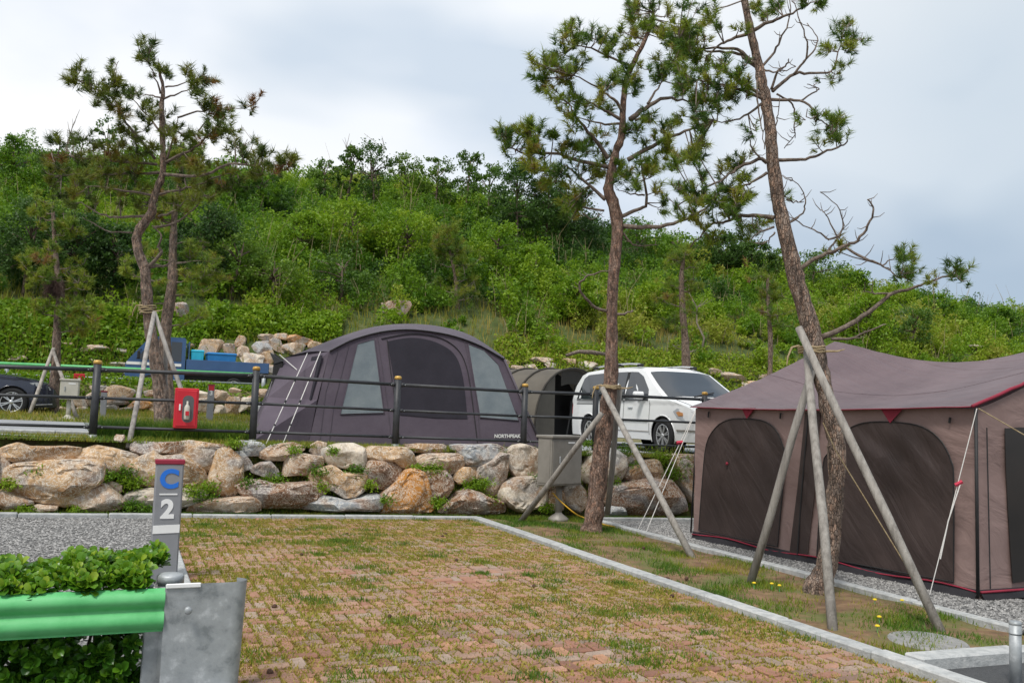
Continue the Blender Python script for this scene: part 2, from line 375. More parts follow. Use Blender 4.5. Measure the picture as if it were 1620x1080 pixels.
TRUCKB = mat('truck_blue', [(.035, .085, .20), (.045, .105, .24)], 2, .35, spec=.5, coat=.3)
TUB = mat('blue_plastic', [(.02, .16, .42), (.025, .2, .5)], 3, .5)
CYAN = mat('cyan_plastic', [(.03, .42, .6)], 3, .5)
GLASS = mat('car_glass', [(.02, .024, .03)], 3, .05, spec=.9)
TYRE = mat('tyre', [(.014, .014, .015), (.022, .022, .023)], 20, .85)
RIM = mat('alloy_rim', [(.55, .56, .57), (.66, .67, .68)], 6, .28, metal=.75)
BLACK = mat('black_plastic', [(.012, .012, .013), (.02, .02, .021)], 8, .6)
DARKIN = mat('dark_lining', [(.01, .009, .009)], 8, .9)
LAMP = mat('lamp_lens', [(.42, .44, .46)], 3, .12, spec=.8)
AMBER = mat('amber_lens', [(.55, .26, .10)], 3, .2, spec=.7)
TAILR = mat('tail_lens', [(.35, .02, .02)], 3, .2, spec=.7)
def cloth(name, cols, trans=.12, rough=.75, scale=1.5, weave=.35, bs=7):
    return mat(name, cols, scale, rough, bump=weave, bscale=bs, trans=trans, spec=.3)
TENTP = cloth('tent_purple_grey', [(.088, .070, .093), (.120, .098, .124)], weave=.6, bs=4)
TENTF = cloth('tent_roof_purple', [(.098, .084, .106), (.125, .108, .13)])
TMESH = mat('tent_dark_mesh', [(.016, .014, .022), (.024, .021, .031)], 3, .8, bump=.2, bscale=8)
_tw = None
TWIN = mat('tent_window_film', [(.125, .152, .168), (.185, .212, .222)], 3.5, .35, bump=.35, bscale=6, spec=.6)


def folds(name, cols, A, fa, B, fb, strength=.6, dist=.04, rough=.7, trans=.1, spec=.3, scale=1.5):
    m = mat(name, cols, scale, rough, trans=trans, spec=spec); t = m.node_tree; L = t.links.new
    p = [n for n in t.nodes if n.type == 'BSDF_PRINCIPLED'][0]; tcn = N(t, 'ShaderNodeTexCoord'); cx = N(t, 'ShaderNodeCombineXYZ')
    for i, (d, f) in enumerate(((A, fa), (B, fb))):
        dn = N(t, 'ShaderNodeVectorMath', operation='DOT_PRODUCT'); dn.inputs[1].default_value = tuple(Vector(d).normalized()*f); L(tcn.outputs['Object'], dn.inputs[0]); L(dn.outputs['Value'], cx.inputs[i])
    n1 = N(t, 'ShaderNodeTexNoise', i_Scale=1.0, i_Detail=4.0, i_Roughness=.55, i_Distortion=.8); L(cx.outputs[0], n1.inputs['Vector'])
    b = N(t, 'ShaderNodeBump', i_Strength=strength, i_Distance=dist); L(n1.outputs['Fac'], b.inputs['Height']); L(b.outputs[0], p.inputs['Normal']); return m
_w = Vector((-DV.x, -DV.y, 0)); _z = Vector((0, 0, 1))
TNET = folds('tent_brown_mesh', [(.034, .023, .021), (.058, .040, .036)], _w*.8+_z*.6, 5.0, _z*.8-_w*.6, .9, .45, .06, .6, 0, .35)
_old = mat('tent_brown_mesh_plain', [(.034, .025, .022), (.062, .046, .040)], 3.5, .62, bump=.9, bscale=5, spec=.35, stretch=(1.6, .5, .8))
TENTB = folds('tent_mauve_brown', [(.235, .160, .145), (.295, .208, .19)], _z+_w*.35+TV*.35, 3.4, _w*.7+TV*.7-_z*.2, 2.0, .6, .05)
TENTR = folds('tent_roof_mauve', [(.122, .086, .095), (.165, .119, .128)], Vector((TV.x, TV.y, .5))+_w*.35, 7.0, _w, .5, .7, .06, .5)
TDARK = mat('tent_dark_window', [(.010, .009, .009), (.02, .016, .014)], 2, .35, spec=.5)
MAROON = mat('maroon_trim', [(.20, .012, .03), (.27, .02, .045)], 4, .7)
SKIRT = mat('tent_skirt', [(.012, .011, .014), (.022, .02, .024)], 4, .8, bump=.4, bscale=10)
OLIVE = cloth('tent_olive', [(.10, .088, .072), (.14, .124, .10)])
OLIVED = cloth('tent_olive_dark', [(.035, .031, .026), (.05, .044, .036)], trans=.05)
NEEDLE = leafmat('pine_needles', [(.034, .082, .020), (.085, .17, .020), (.18, .265, .022), (.30, .33, .035), (.27, .15, .05)], .5, .4)
NEEDLE2 = leafmat('pine_needles_olive', [(.04, .08, .016), (.09, .14, .018), (.165, .20, .022), (.22, .22, .028), (.23, .11, .035)], .55, .38)
LEAFH = leafmat('hill_leaves', [(.040, .095, .016), (.085, .19, .014), (.16, .29, .014), (.245, .37, .018), (.33, .34, .05)], .5, .45)
LEAFD = leafmat('dark_tree_leaves', [(.030, .072, .018), (.062, .13, .022), (.10, .19, .022), (.15, .245, .025)], .5, .4)
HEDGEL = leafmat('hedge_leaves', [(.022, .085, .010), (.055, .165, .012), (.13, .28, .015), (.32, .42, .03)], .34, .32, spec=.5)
GRASSM = leafmat('grass_blades', [(.055, .135, .014), (.12, .22, .02), (.25, .265, .028), (.36, .29, .055), (.40, .30, .11)], .6, .35)
STRAWM = leafmat('dry_stems', [(.18, .14, .075), (.30, .24, .13), (.4, .33, .2)], .8, .2)
PEBBLE = leafmat('pebbles', [(.08, .08, .08), (.17, .167, .162), (.26, .255, .247), (.40, .39, .375)], .9, 0)
FLOWER = mat('yellow_flower', [(.75, .55, .02)], 5, .6)
CONE = mat('pine_cone', [(.06, .03, .02), (.1, .055, .035)], 20, .9)

# ---------------------------------------------------------------- terrain and paving
def sheet(name, u0, u1, v0, v1, fz, m, nu=30, nv=30, label=None, kind='structure', vs=None):
    us = np.linspace(u0, u1, nu+1); vs = np.linspace(v0, v1, nv+1) if vs is None else vs
    V = []
    for v in vs:
        for u in us: p = P0+TV*u+DV*v; V.append((p.x, p.y, fz(u, v)))
    n = nu+1; Q = [(j*n+i, j*n+i+1, (j+1)*n+i+1, (j+1)*n+i) for j in range(len(vs)-1) for i in range(nu)]
    o = npmesh(name, np.array(V), np.array(Q), m, smooth=True); o['kind'] = kind
    return o
# one ground sheet reaching the horizon, below everything
V = []; RG = [0, 20, 60, 140, 300, 700, 1500]
g_ = sheet('ground', -1500, 1500, -1500, 1500, lambda u, v: -.45 if abs(u) < 200 and -40 < v < 200 else -.5, DIRT, 24, 24)
low = sheet('lower_yard', -16, 16, -15, .55, lambda u, v: ground_z(u, v)-.06, SOIL, 64, 60)
vlist = np.concatenate([np.linspace(.62, 15, 40), np.linspace(15.4, 18, 16), np.linspace(18.5, 25, 12), np.linspace(25.2, 27.5, 10), np.linspace(28, 120, 70)])
V = []
us = np.linspace(-75, 75, 151)
for v in vlist:
    for u in us: p = P0+TV*u+DV*v; V.append((p.x, p.y, terr_z(u, v)))
V = np.array(V); nU = len(us)
def strip(name, j0, j1, m):
    Q = np.array([(j*nU+i, j*nU+i+1, (j+1)*nU+i+1, (j+1)*nU+i) for j in range(j0, j1) for i in range(nU-1)])
    a = Q.min(); b = Q.max()+1
    o = npmesh(name, V[a:b], Q-a, m, smooth=True); o['kind'] = 'structure'; return o
jh = int(np.argmax(vlist > 25.1))
strip('terrace', 0, 40, TERR); strip('upper_terrace', 40, jh, TERR); strip('hillside', jh, len(vlist)-1, HILL)
# embankment face behind the boulders of the front wall
def bank(name, v0, v1, z0, z1, m, ua=-16, ub=16):
    f = lambda a, b: (P0+TV*(ua+(ub-ua)*a)+DV*(v0+(v1-v0)*b)+Vector((0, 0, (z0(ua+(ub-ua)*a)*(1-b)+z1(ua+(ub-ua)*a)*b)+.06*mnoise.noise(Vector((a*60, b*3, 1.7))))))
    o = obj(name, grid(f, 90, 8), m, smooth=True); o['kind'] = 'structure'; return o
bank('embankment', .50, .80, lambda u: ground_z(u, 0)-.1, lambda u: terr_z(u, .9)+.005, BANK)

# kerbs: granite stones, one object each
def kerb_line(name, a, b, wdt, h, n_st, fz, zoff=0):
    """a,b are (u,v); stones lie along the line, kerb top h above the yard"""
    root = thing(name, P0+TV*a[0]+DV*a[1]+Vector((0, 0, fz(*a))), None, None); root['kind'] = 'structure'
    d = Vector((b[0]-a[0], b[1]-a[1])); L = d.length; n = n_st; side = Vector((-d.y, d.x)).normalized()*wdt/2; st = L/n
    for i in range(n):
        c0 = i*st+.004; c1 = (i+1)*st-.004
        q = [Vector(a)+d*(c/L)+side*s for c in (c0, c1) for s in (-1, 1)]
        zt = random.uniform(-.006, .006)
        ce = Vector(a)+d*((c0+c1)/2/L); zc = fz(ce.x, ce.y)
        dx = TV*d.x/L+DV*d.y/L; sl = (fz(q[2].x, q[2].y)-fz(q[0].x, q[0].y))/(c1-c0)
        dx3 = Vector((dx.x, dx.y, sl)); sd_ = TV*side.x+DV*side.y
        p = P0+TV*ce.x+DV*ce.y; p.z = zc+h/2-.1+zt
        g = random.uniform(.88, 1.08)
        o = obj('kerb_stone', box(p, dx3*(c1-c0)/2, sd_, (0, 0, h/2+.1), .012), KERB, root, color=(g, g, g*.99))
    return root
lowz = lambda u, v: ground_z(u, v)
UL = uv(gplane(290, 895))[0]               # left edge of the bay
UR = 0.0
u2, v2 = uv(gplane(950, 829)); u3, v3 = uv(gplane(1570, 985)); UK2 = (u2+u3)/2
kerb_line('bay_kerb_right', (UR+.07, -.03), (UR+.07, -9.6), .14, .055, 10, lowz)
kerb_line('bay_kerb_back', (-13, .05), (UR+.14, .05), .11, .05, 13, lowz)
kerb_line('bay_kerb_left', (UL-.06, -.03), (UL-.06, -9.6), .12, .05, 10, lowz)
kerb_line('pitch_kerb', (UK2, .0), (UK2, -7.3), .11, .045, 7, lowz)
kerb_line('pitch_kerb_back', (UK2+.07, .05), (UK2+6.2, .05), .11, .05, 6, lowz)
ur, vr_ = uv(gplane(1430, 1056)); VX = vr_+.02
kerb_line('crossing_kerb', (UR+.15, VX), (UR+5.2, VX), .16, .07, 5, lowz)
s_ = sheet('asphalt_path', UR+.14, 9, -12, VX-.08, lambda u, v: ground_z(u, v)-.012, ASPH, 10, 10)
sheet('planting_strip', UR+.14, UK2-.055, VX+.08, .3, lambda u, v: ground_z(u, v)-.008+.03*mnoise.noise(Vector((u*1.5, v*1.5, 0))), SOIL, 16, 60)
sheet('gravel_pitch_left', -14, UL-.12, -9.6, -.0, lambda u, v: ground_z(u, v)-.012, GRAVEL, 20, 20)
sheet('gravel_pitch_right', UK2+.055, 10, VX+.08, -.0, lambda u, v: ground_z(u, v)-.012, GRAVEL, 20, 20)
# brick paving: herringbone, grass grown joints
bay = sheet('brick_bay', UL, UR, -9.6, 0, lambda u, v: ground_z(u, v)-.014, SAND, 8, 20)
BM = []
for k in range(6):
    bm = bmesh.new()
    Vb, Fb = box((0, 0, 0), (.092, 0, 0), (0, .042, 0), (0, 0, .03), .009)
    me = bpy.data.meshes.new('brick'); me.from_pydata([tuple(v+Vector((random.uniform(-.003, .003), random.uniform(-.003, .003), random.uniform(-.002, .002)))) for v in Vb], [], Fb); me.materials.append(BRICK); BM.append(me); bm.free()
cells = []
nx, ny = int((UR-UL)/.1), int(9.6/.1)
for iy in range(ny):
    for ix in range(nx):
        s = (ix-iy) % 4; u = UL+.05+ix*.1; v = -iy*.1-.05
        if s == 0 and ix+1 < nx: cells.append((u+.05, v, 0))
        if s == 3 and iy+1 < ny: cells.append((u, v-.05, 1))
BC = [(.33, .175, .12), (.36, .205, .145), (.285, .145, .10), (.34, .22, .16), (.28, .18, .14), (.32, .24, .19), (.37, .20, .12)]
inv, ang0 = [], math.atan2(TV.y, TV.x)
for (u, v, r) in cells:
    P = SP(u, v, low=True); x, y = proj(P)
    if P.y > 1 and -40 < x < 1660 and y < 1110: inv.append((P.length, u, v, r, x < 1640))
inv.sort()
vis = [c for c in inv if not (proj(SP(c[1], c[2], low=True))[0] < 392 and proj(SP(c[1], c[2], low=True))[1] > 915)]
near = set(id(c) for c in vis[:300]); rest = ([], []); restc = []
for c in inv:
    _, u, v, r, _x = c
    p = SP(u, v, low=True); p.z += -.024+random.uniform(-.009, .005)
    rot = Matrix.Rotation(ang0+(math.pi/2 if r else 0)+random.uniform(-.03, .03), 3, 'Z') @ Matrix.Rotation(random.uniform(-.03, .03), 3, 'X') @ Matrix.Rotation(random.uniform(-.025, .025), 3, 'Y')
    cc = random.choice(BC); g = random.uniform(.8, 1.15)
    if id(c) in near:
        o = bpy.data.objects.new('brick', random.choice(BM)); COL.objects.link(o); o.parent = bay
        o.location = p; o.rotation_euler = rot.to_euler(); o.color = (cc[0]*g, cc[1]*g, cc[2]*g, 1)
    else:
        me = random.choice(BM); b = len(rest[0])
        rest[0].extend([p+rot @ vv.co for vv in me.vertices]); rest[1].extend([tuple(i+b for i in q.vertices) for q in me.polygons])
        restc += [random.random()]*len(me.vertices)
BRICK2 = leafmat('brick_clay_far', [(.28, .14, .095), (.32, .17, .115), (.36, .205, .14), (.34, .22, .16), (.29, .18, .14), (.32, .24, .19)], .95, 0)
def inst_mesh(name, VF, m, parent, tint):
    o = obj(name, VF, m, parent); a = o.data.attributes.new('tint', 'FLOAT', 'POINT'); a.data.foreach_set('value', np.array(tint, dtype=np.float32)); return o
ob = inst_mesh('distant_bricks', rest, BRICK2, bay, restc); ob['kind'] = 'stuff'
# lane on the terrace
kerb_line('terrace_kerb', (-16, 1.9), (-2.6, 1.9), .16, .07, 13, terr_z)
kerb_line('terrace_edge_kerb', (-13, 1.12), (-5.2, 1.12), .1, .03, 8, terr_z)
sheet('terrace_lane', -30, 14, 2.0, 9.5, lambda u, v: terr_z(u, v)+.006, LANE, 60, 20)
slabP = gplane(1467, 1013); u, v = uv(slabP)
st = obj('manhole_slab', lathe(slabP+Vector((0, 0, -.02)), [(.29, -.04), (.29, .015), (.275, .028)], 28), KERB); st.color = (.62, .6, .58, 1)
tag(st, 'flat round grey concrete cover lying in the weedy strip beside the bollard', 'manhole cover')

# ---------------------------------------------------------------- boulders
bm = bmesh.new(); bmesh.ops.create_icosphere(bm, subdivisions=4, radius=1)
ICO_V = np.array([v.co[:] for v in bm.verts]); ICO_F = [tuple(v.index for v in f.verts) for f in bm.faces]; bm.free()
bm = bmesh.new(); bmesh.ops.create_icosphere(bm, subdivisions=3, radius=1)
ICO3_V = np.array([v.co[:] for v in bm.verts]); ICO3_F = [tuple(v.index for v in f.verts) for f in bm.faces]; bm.free()
RC = {'t': (.47, .31, .17), 'p': (.47, .345, .245), 'w': (.55, .48, .39), 'g': (.32, .345, .37), 'b': (.24, .14, .09), 'o': (.50, .225, .05)}
def rock_shape(hx, hy, hz, seed, detail=True, sharp=.16):
    r = np.random.default_rng(seed); Vv = ICO_V if detail else ICO3_V
    npl = r.integers(6, 10); nrm = r.normal(size=(npl, 3)); nrm /= np.linalg.norm(nrm, axis=1)[:, None]
    off = r.uniform(.60, .86, npl)
    nrm = np.vstack([nrm, [[.35*r.normal(), -1, .35*r.normal()], [.28*r.normal(), .15*r.normal(), 1], [.15*r.normal(), .2, -1], [1, .3*r.normal(), .4*r.normal()], [-1, .3*r.normal(), .4*r.normal()]]])
    nrm /= np.linalg.norm(nrm, axis=1)[:, None]; off = np.concatenate([off, [.58, .66, .7, .74, .74]])
    dt = Vv @ nrm.T; rr = np.where(dt > .05, off/np.maximum(dt, .05), 9).min(axis=1); rr = np.minimum(rr, 1.25)
    P = Vv*rr[:, None]
    P[:, 0] += .14*P[:, 2]*r.normal()
    o = r.uniform(0, 50)
    f1 = np.array([mnoise.fractal(Vector(p*1.6)+Vector((o, 0, 0)), .9, 2.2, 4) for p in P])
    f2 = np.array([abs(mnoise.noise(Vector(p*4.5)+Vector((0, o, 0)))) for p in P])
    P *= (1+.055*f1-.05*(1-f2)**6)[:, None]
    mn, mx_ = P.min(0), P.max(0); P = (P-(mn+mx_)/2)/((mx_-mn)/2)
    return P*np.array([hx, hy, hz])
SEED = [100]
def boulder(parent, px, py, wpx, hpx, c, plane_p, plane_n, detail=True, push=.3, name='boulder'):
    C = onplane(px, py, plane_p, plane_n); D = C.y; s = D/F; SEED[0] += 1
    hx, hz = wpx*s/2*1.08/abs(TV.x), hpx*s/2*1.10; hy = min(.45, .5*(hx+hz))
    P = rock_shape(hx, hy, hz, SEED[0], detail)
    C = C+DV*hy*push
    R = np.array([TV[:], DV[:], (0, 0, 1)])
    Wd = P @ R + np.array(C[:])
    k = RC[c]; g = random.uniform(.88, 1.1)
    o = obj(name, (Wd, ICO_F if detail else ICO3_F), ROCK, parent, True, (k[0]*g, k[1]*g, k[2]*g), 24)
    return o
W1 = [(884,735,50,50,'t'),(880,790,30,34,'t'),(868,760,40,30,'b'),(1135,760,70,60,'p'),(1150,720,60,36,'t'),(1190,770,60,50,'t'),(-40,740,60,60,'t'),(-45,790,60,40,'p')]
# outlines of the boulders in the front wall (x offset of the view they were traced in, colour, points)
WP = [(0,'t',[(40,200),(80,150),(190,110),(260,140),(480,135),(600,125),(610,240),(470,260),(300,280),(130,265),(50,215)]),(0,'p',[(-40,190),(0,210),(60,270),(110,350),(115,420),(60,440),(-20,450),(-60,330)]),(0,'t',[(130,310),(470,265),(740,255),(815,290),(825,440),(740,490),(660,620),(560,650),(420,610),(250,585),(150,520)]),(0,'t',[(660,205),(840,135),(960,160),(1120,205),(1155,260),(1140,310),(1060,370),(900,375),(820,380),(800,290),(700,255)]),(0,'p',[(670,620),(730,520),(830,450),(890,460),(980,540),(1040,610),(1010,670),(850,690),(690,680)]),(0,'p',[(880,455),(960,440),(1030,470),(1030,530),(960,520)]),(0,'p',[(-40,530),(30,515),(120,560),(280,625),(200,640),(140,680),(60,680),(-30,640)]),(0,'p',[(260,660),(330,635),(470,650),(465,690),(350,700)]),(0,'b',[(1150,130),(1180,100),(1350,105),(1510,95),(1545,130),(1490,200),(1340,200),(1230,210),(1160,180)]),(0,'t',[(1155,280),(1260,215),(1330,180),(1380,225),(1520,210),(1620,270),(1690,330),(1720,420),(1690,490),(1560,480),(1230,470),(1215,420),(1150,400)]),(0,'w',[(1105,580),(1170,530),(1300,500),(1620,505),(1720,530),(1690,590),(1620,640),(1440,690),(1260,690),(1180,630)]),
 (280,'t',[(40,110),(120,95),(300,120),(430,130),(420,180),(330,190),(310,310),(290,355),(200,350),(150,300),(60,210),(20,190)]),(280,'t',[(330,170),(430,155),(535,255),(545,400),(550,500),(470,560),(350,540),(280,490),(290,400),(320,270)]),(280,'g',[(490,190),(560,180),(620,260),(650,320),(560,350),(530,270)]),(280,'g',[(510,110),(560,90),(700,105),(750,140),(735,215),(600,220),(540,170)]),(280,'p',[(735,190),(800,135),(980,105),(1075,145),(1050,190),(940,210),(910,260),(800,260),(740,240)]),(280,'p',[(1150,130),(1200,95),(1270,110),(1260,210),(1180,215),(1140,180)]),(280,'w',[(1250,160),(1390,120),(1500,115),(1580,150),(1600,250),(1590,330),(1480,330),(1330,300),(1270,260)]),(280,'g',[(640,320),(720,280),(790,270),(850,340),(860,410),(800,415),(700,380),(650,360)]),(280,'p',[(950,240),(1000,195),(1160,215),(1230,225),(1230,290),(1130,390),(1040,380),(930,390)]),(280,'t',[(1160,350),(1340,310),(1420,370),(1590,370),(1600,440),(1570,520),(1500,570),(1420,575),(1330,510),(1230,500),(1170,440)]),(280,'b',[(555,460),(720,430),(840,455),(990,455),(1150,440),(1220,530),(1160,640),(1020,670),(760,660),(660,620),(560,500)]),(280,'p',[(130,660),(290,590),(450,580),(610,565),(680,620),(670,690),(540,715),(280,705),(140,690)]),(280,'g',[(1130,670),(1180,590),(1290,550),(1450,600),(1600,560),(1680,545),(1720,600),(1715,690),(1600,690),(1300,690)]),
 (560,'t',[(100,170),(160,145),(430,145),(480,190),(520,320),(400,330),(330,270),(160,265),(100,240)]),(560,'t',[(450,130),(560,118),(770,120),(775,185),(680,195),(500,190)]),(560,'b',[(95,300),(140,265),(330,260),(400,330),(395,400),(330,440),(260,500),(150,490),(100,400)]),(560,'o',[(240,590),(290,520),(440,360),(510,340),(590,380),(650,620),(655,690),(560,700),(480,725),(400,700),(250,695)]),(560,'b',[(590,370),(640,350),(770,350),(820,400),(840,470),(800,560),(720,600),(650,560),(620,460)]),(560,'p',[(540,240),(620,205),(880,200),(945,250),(930,300),(860,370),(800,370),(740,310),(560,310)]),(560,'g',[(840,150),(870,130),(1080,130),(1200,120),(1310,165),(1280,230),(1160,290),(1060,310),(960,300),(900,220)]),(560,'p',[(1060,320),(1150,270),(1240,200),(1300,210),(1300,400),(1240,560),(1140,540),(1110,440),(1050,410)]),(560,'t',[(870,360),(930,320),(1040,320),(1050,380),(1000,440),(900,460),(860,420)]),(560,'b',[(750,700),(830,600),(930,530),(970,505),(1060,530),(1130,570),(1240,600),(1310,690),(1200,710),(900,715)]),(560,'w',[(1310,200),(1380,140),(1450,125),(1550,160),(1600,220),(1595,350),(1500,400),(1380,390),(1320,320)]),(560,'w',[(1250,530),(1290,460),(1420,410),(1540,405),(1620,440),(1650,520),(1640,620),(1560,660),(1420,690),(1330,650),(1270,600)]),
 (820,'p',[(385,520),(440,460),(520,470),(560,520),(570,640),(520,700),(450,670),(390,610)]),(820,'w',[(560,340),(640,200),(800,160),(900,220),(910,300),(870,420),(800,450),(650,460),(570,440)]),(820,'t',[(880,380),(930,320),(1040,270),(1180,250),(1220,300),(1280,420),(1100,430),(930,440)]),(820,'b',[(730,520),(800,470),(960,450),(1080,415),(1240,430),(1330,430),(1440,590),(1450,700),(1250,720),(1000,725),(880,660),(740,640)]),(820,'g',[(720,670),(800,650),(900,660),(930,730),(760,745)]),(820,'t',[(1310,250),(1400,230),(1480,300),(1520,440),(1510,620),(1450,600),(1380,470),(1340,330)]),(820,'t',[(880,240),(960,210),(1040,240),(1030,290),(960,310),(890,300)]),(820,'p',[(1240,220),(1350,205),(1540,210),(1540,300),(1460,290),(1380,230)])]
def traced_boulder(parent, x0, c, pts, plane_p, plane_n):
    px = [(x0+a/5.4, 680+b/5.4) for a, b in pts]; m = [sum(p[i] for p in px)/len(px) for i in (0, 1)]
    # area centroid keeps the outline star shaped
    C = onplane(m[0], m[1], plane_p, plane_n); s = C.y/F; SEED[0] += 1; r = np.random.default_rng(SEED[0])
    pl = np.array([((p[0]-m[0])*s/abs(TV.x)*1.07, -(p[1]-m[1])*s*1.07) for p in px])
    def rad_at(th):
        d = np.array([math.cos(th), math.sin(th)]); best = .01
        for a, b in zip(pl, np.roll(pl, -1, 0)):
            e_ = b-a; den = d[0]*e_[1]-d[1]*e_[0]
            if abs(den) < 1e-9: continue
            t = (a[0]*e_[1]-a[1]*e_[0])/den; q = (a[0]*d[1]-a[1]*d[0])/den
            if t > 0 and -.001 <= q <= 1.001: best = max(best, t)
        return best
    tab = np.array([rad_at(2*math.pi*k/180) for k in range(181)]); tab = .85*tab+.075*np.roll(tab, 1)+.075*np.roll(tab, -1)
    hx, hz = np.ptp(pl[:, 0])/2, np.ptp(pl[:, 1])/2; hy = min(.4, .45*(hx+hz)); o = r.uniform(0, 60)
    th = np.arctan2(ICO_V[:, 2], ICO_V[:, 0]) % (2*np.pi); rho = np.hypot(ICO_V[:, 0], ICO_V[:, 2]); R_ = np.interp(th, np.linspace(0, 2*np.pi, 181), tab)
    g = np.clip(rho, 0, 1)**.7; X, Zc = R_*np.cos(th)*g, R_*np.sin(th)*g
    Y = hy*np.sign(ICO_V[:, 1])*np.abs(ICO_V[:, 1])**.62
    # a few broken facets on the exposed side
    for k in range(r.integers(5, 8)):
        n_ = np.array([r.normal()*.9, -1, r.normal()*.7]); n_ /= np.linalg.norm(n_); lim = r.uniform(.50, .78)*hy
        dist = X*n_[0]/max(hx, .05)*hy*.7+Y*n_[1]+Zc*n_[2]/max(hz, .05)*hy*.7; Y = np.where((dist > lim) & (Y < 0), Y+np.minimum((dist-lim)*.95, .45*hy), Y)
    P = np.stack([X, Y, Zc], 1)
    f1 = np.array([mnoise.fractal(Vector(p*4.0)+Vector((o, 0, 0)), .9, 2.2, 4) for p in P]); f2 = np.array([abs(mnoise.noise(Vector(p*9)+Vector((0, o, 0)))) for p in P])
    P[:, 1] += hy*(.10*f1+.10*(1-f2)**5); P[:, [0, 2]] *= (1+.03*f1)[:, None]
    Wd = P @ np.array([TV[:], DV[:], (0, 0, 1)]) + np.array((C+DV*hy*.12)[:])
    k = RC[c]; g_ = random.uniform(.88, 1.1)
    return obj('boulder', (Wd, ICO_F), ROCK, parent, True, (k[0]*g_, k[1]*g_, k[2]*g_), 30)
n1 = (DV*1.0+Vector((0, 0, -.36))).normalized(); pw1 = P0+DV*.3
wall1 = thing('boulder_wall', SP(-3, .4, 0, True), 'retaining wall of big tan, orange and grey boulders below the dark fence', 'boulder wall')
for b in W1: boulder(wall1, *b, pw1, n1)
for (x0, c, pts) in WP: traced_boulder(wall1, x0, c, pts, pw1, n1)
# second and third walls, behind the terrace
W2 = [(187,621,44,22,'t'),(180,634,40,13,'b'),(143,630,15,22,'p'),(173,645,24,11,'w'),(198,649,20,10,'w'),(130,646,14,7,'p'),(75,638,24,20,'p'),(122,634,28,19,'p'),(222,640,36,14,'o'),(320,625,26,16,'w'),(350,626,24,18,'p'),(368,642,26,28,'t'),(389,640,22,22,'w'),(348,648,16,15,'w'),(322,641,28,24,'p'),(420,622,30,13,'p'),(412,648,16,16,'g'),(372,617,18,8,'p'),(246,646,20,14,'t'),(262,632,26,16,'t'),(284,645,24,14,'p'),(100,648,18,10,'p'),(50,640,24,18,'t'),(20,642,26,18,'t'),(300,632,18,14,'b'),(440,634,22,16,'t'),(400,630,18,10,'t'),(430,650,20,14,'p'),(-10,638,26,20,'p'),(155,614,22,9,'w'),(240,622,22,10,'p')]
n2 = (DV+Vector((0, 0, -.4))).normalized(); pw2 = P0+DV*15.3+Vector((0, 0, 1.25))
wall2 = thing('boulder_wall', SP(-6, 15.4), 'low wall of small pale boulders behind the navy car and the red cabinet', 'boulder wall')
for b in W2: boulder(wall2, *b, pw2, n2, False)
W3 = [(334,552,36,30,'t'),(338,572,24,20,'b'),(363,555,18,22,'p'),(380,540,17,18,'t'),(384,556,18,20,'p'),(415,552,32,30,'g'),(424,566,20,24,'t'),(437,547,22,22,'p'),(422,535,26,13,'p'),(446,532,22,11,'t'),(476,538,38,16,'o'),(463,552,34,19,'p'),(396,569,40,21,'w'),(367,579,48,15,'w'),(430,587,36,20,'p'),(500,546,24,12,'t'),(400,590,26,14,'t'),(350,594,26,12,'p'),(312,560,18,14,'p'),(300,548,16,10,'t'),
 (820,588,30,20,'p'),(840,583,22,15,'w'),(858,570,38,10,'p'),(870,578,22,10,'w'),(931,579,30,15,'w'),(874,587,28,9,'t'),(800,574,18,10,'p'),(900,572,20,10,'t'),(1158,597,46,19,'p'),(1187,609,34,14,'t'),(1132,588,22,10,'p'),(1208,596,20,9,'p'),(28,566,26,9,'p'),(150,552,44,13,'p'),(196,556,20,9,'w'),(186,578,24,10,'w'),(150,572,20,8,'w'),(105,545,18,8,'p'),(234,580,20,10,'w')]
n3 = (DV+Vector((0, 0, -.6))).normalized(); pw3 = P0+DV*25.6+Vector((0, 0, 2.4))
wall3 = thing('boulder_wall', SP(0, 25.6), 'bank of tan and white boulders at the foot of the green hill', 'boulder wall')
for b in W3: boulder(wall3, *b, pw3, n3, False)
hr = onplane(630, 492, SP(-4, 31), DV)
def hillrock(px, py, w_, h_, c, vv, label):
    C = onplane(px, py, P0+DV*vv, DV); u = (C-P0).dot(TV); s = C.y/F; SEED[0] += 1
    P = rock_shape(w_*s/2, w_*s*.4, h_*s/2, SEED[0], False) @ np.array([TV[:], DV[:], (0, 0, 1)]) + np.array(C[:])
    o = obj('rock', (P, ICO3_F), ROCK, None, True, RC[c], 24); tag(o, label, 'rock'); return o
def hill_v(px, py):
    best = None
    for v in np.linspace(26, 70, 220):
        C = onplane(px, py, P0+DV*v, DV); u = (C-P0).dot(TV)
        if C.z < terr_z(u, v): return v
    return 45
for a in [(628, 490, 42, 34, 'b', 'dark brown rock on the hillside above the tunnel tent roof'), (608, 488, 14, 18, 'w', 'small white pointed rock left of the dark brown hillside rock'), (286, 498, 26, 44, 'b', 'grey leaning rock on the slope behind the crooked pine'),
          (1542, 552, 36, 14, 'w', 'pale rock low on the hillside above the mauve tent roof'), (1442, 545, 14, 14, 'p', 'small pinkish rock on the hillside above the mauve tent roof')]:
    hillrock(a[0], a[1], a[2], a[3], a[4], hill_v(a[0], a[1]+a[3]*.3), a[5])
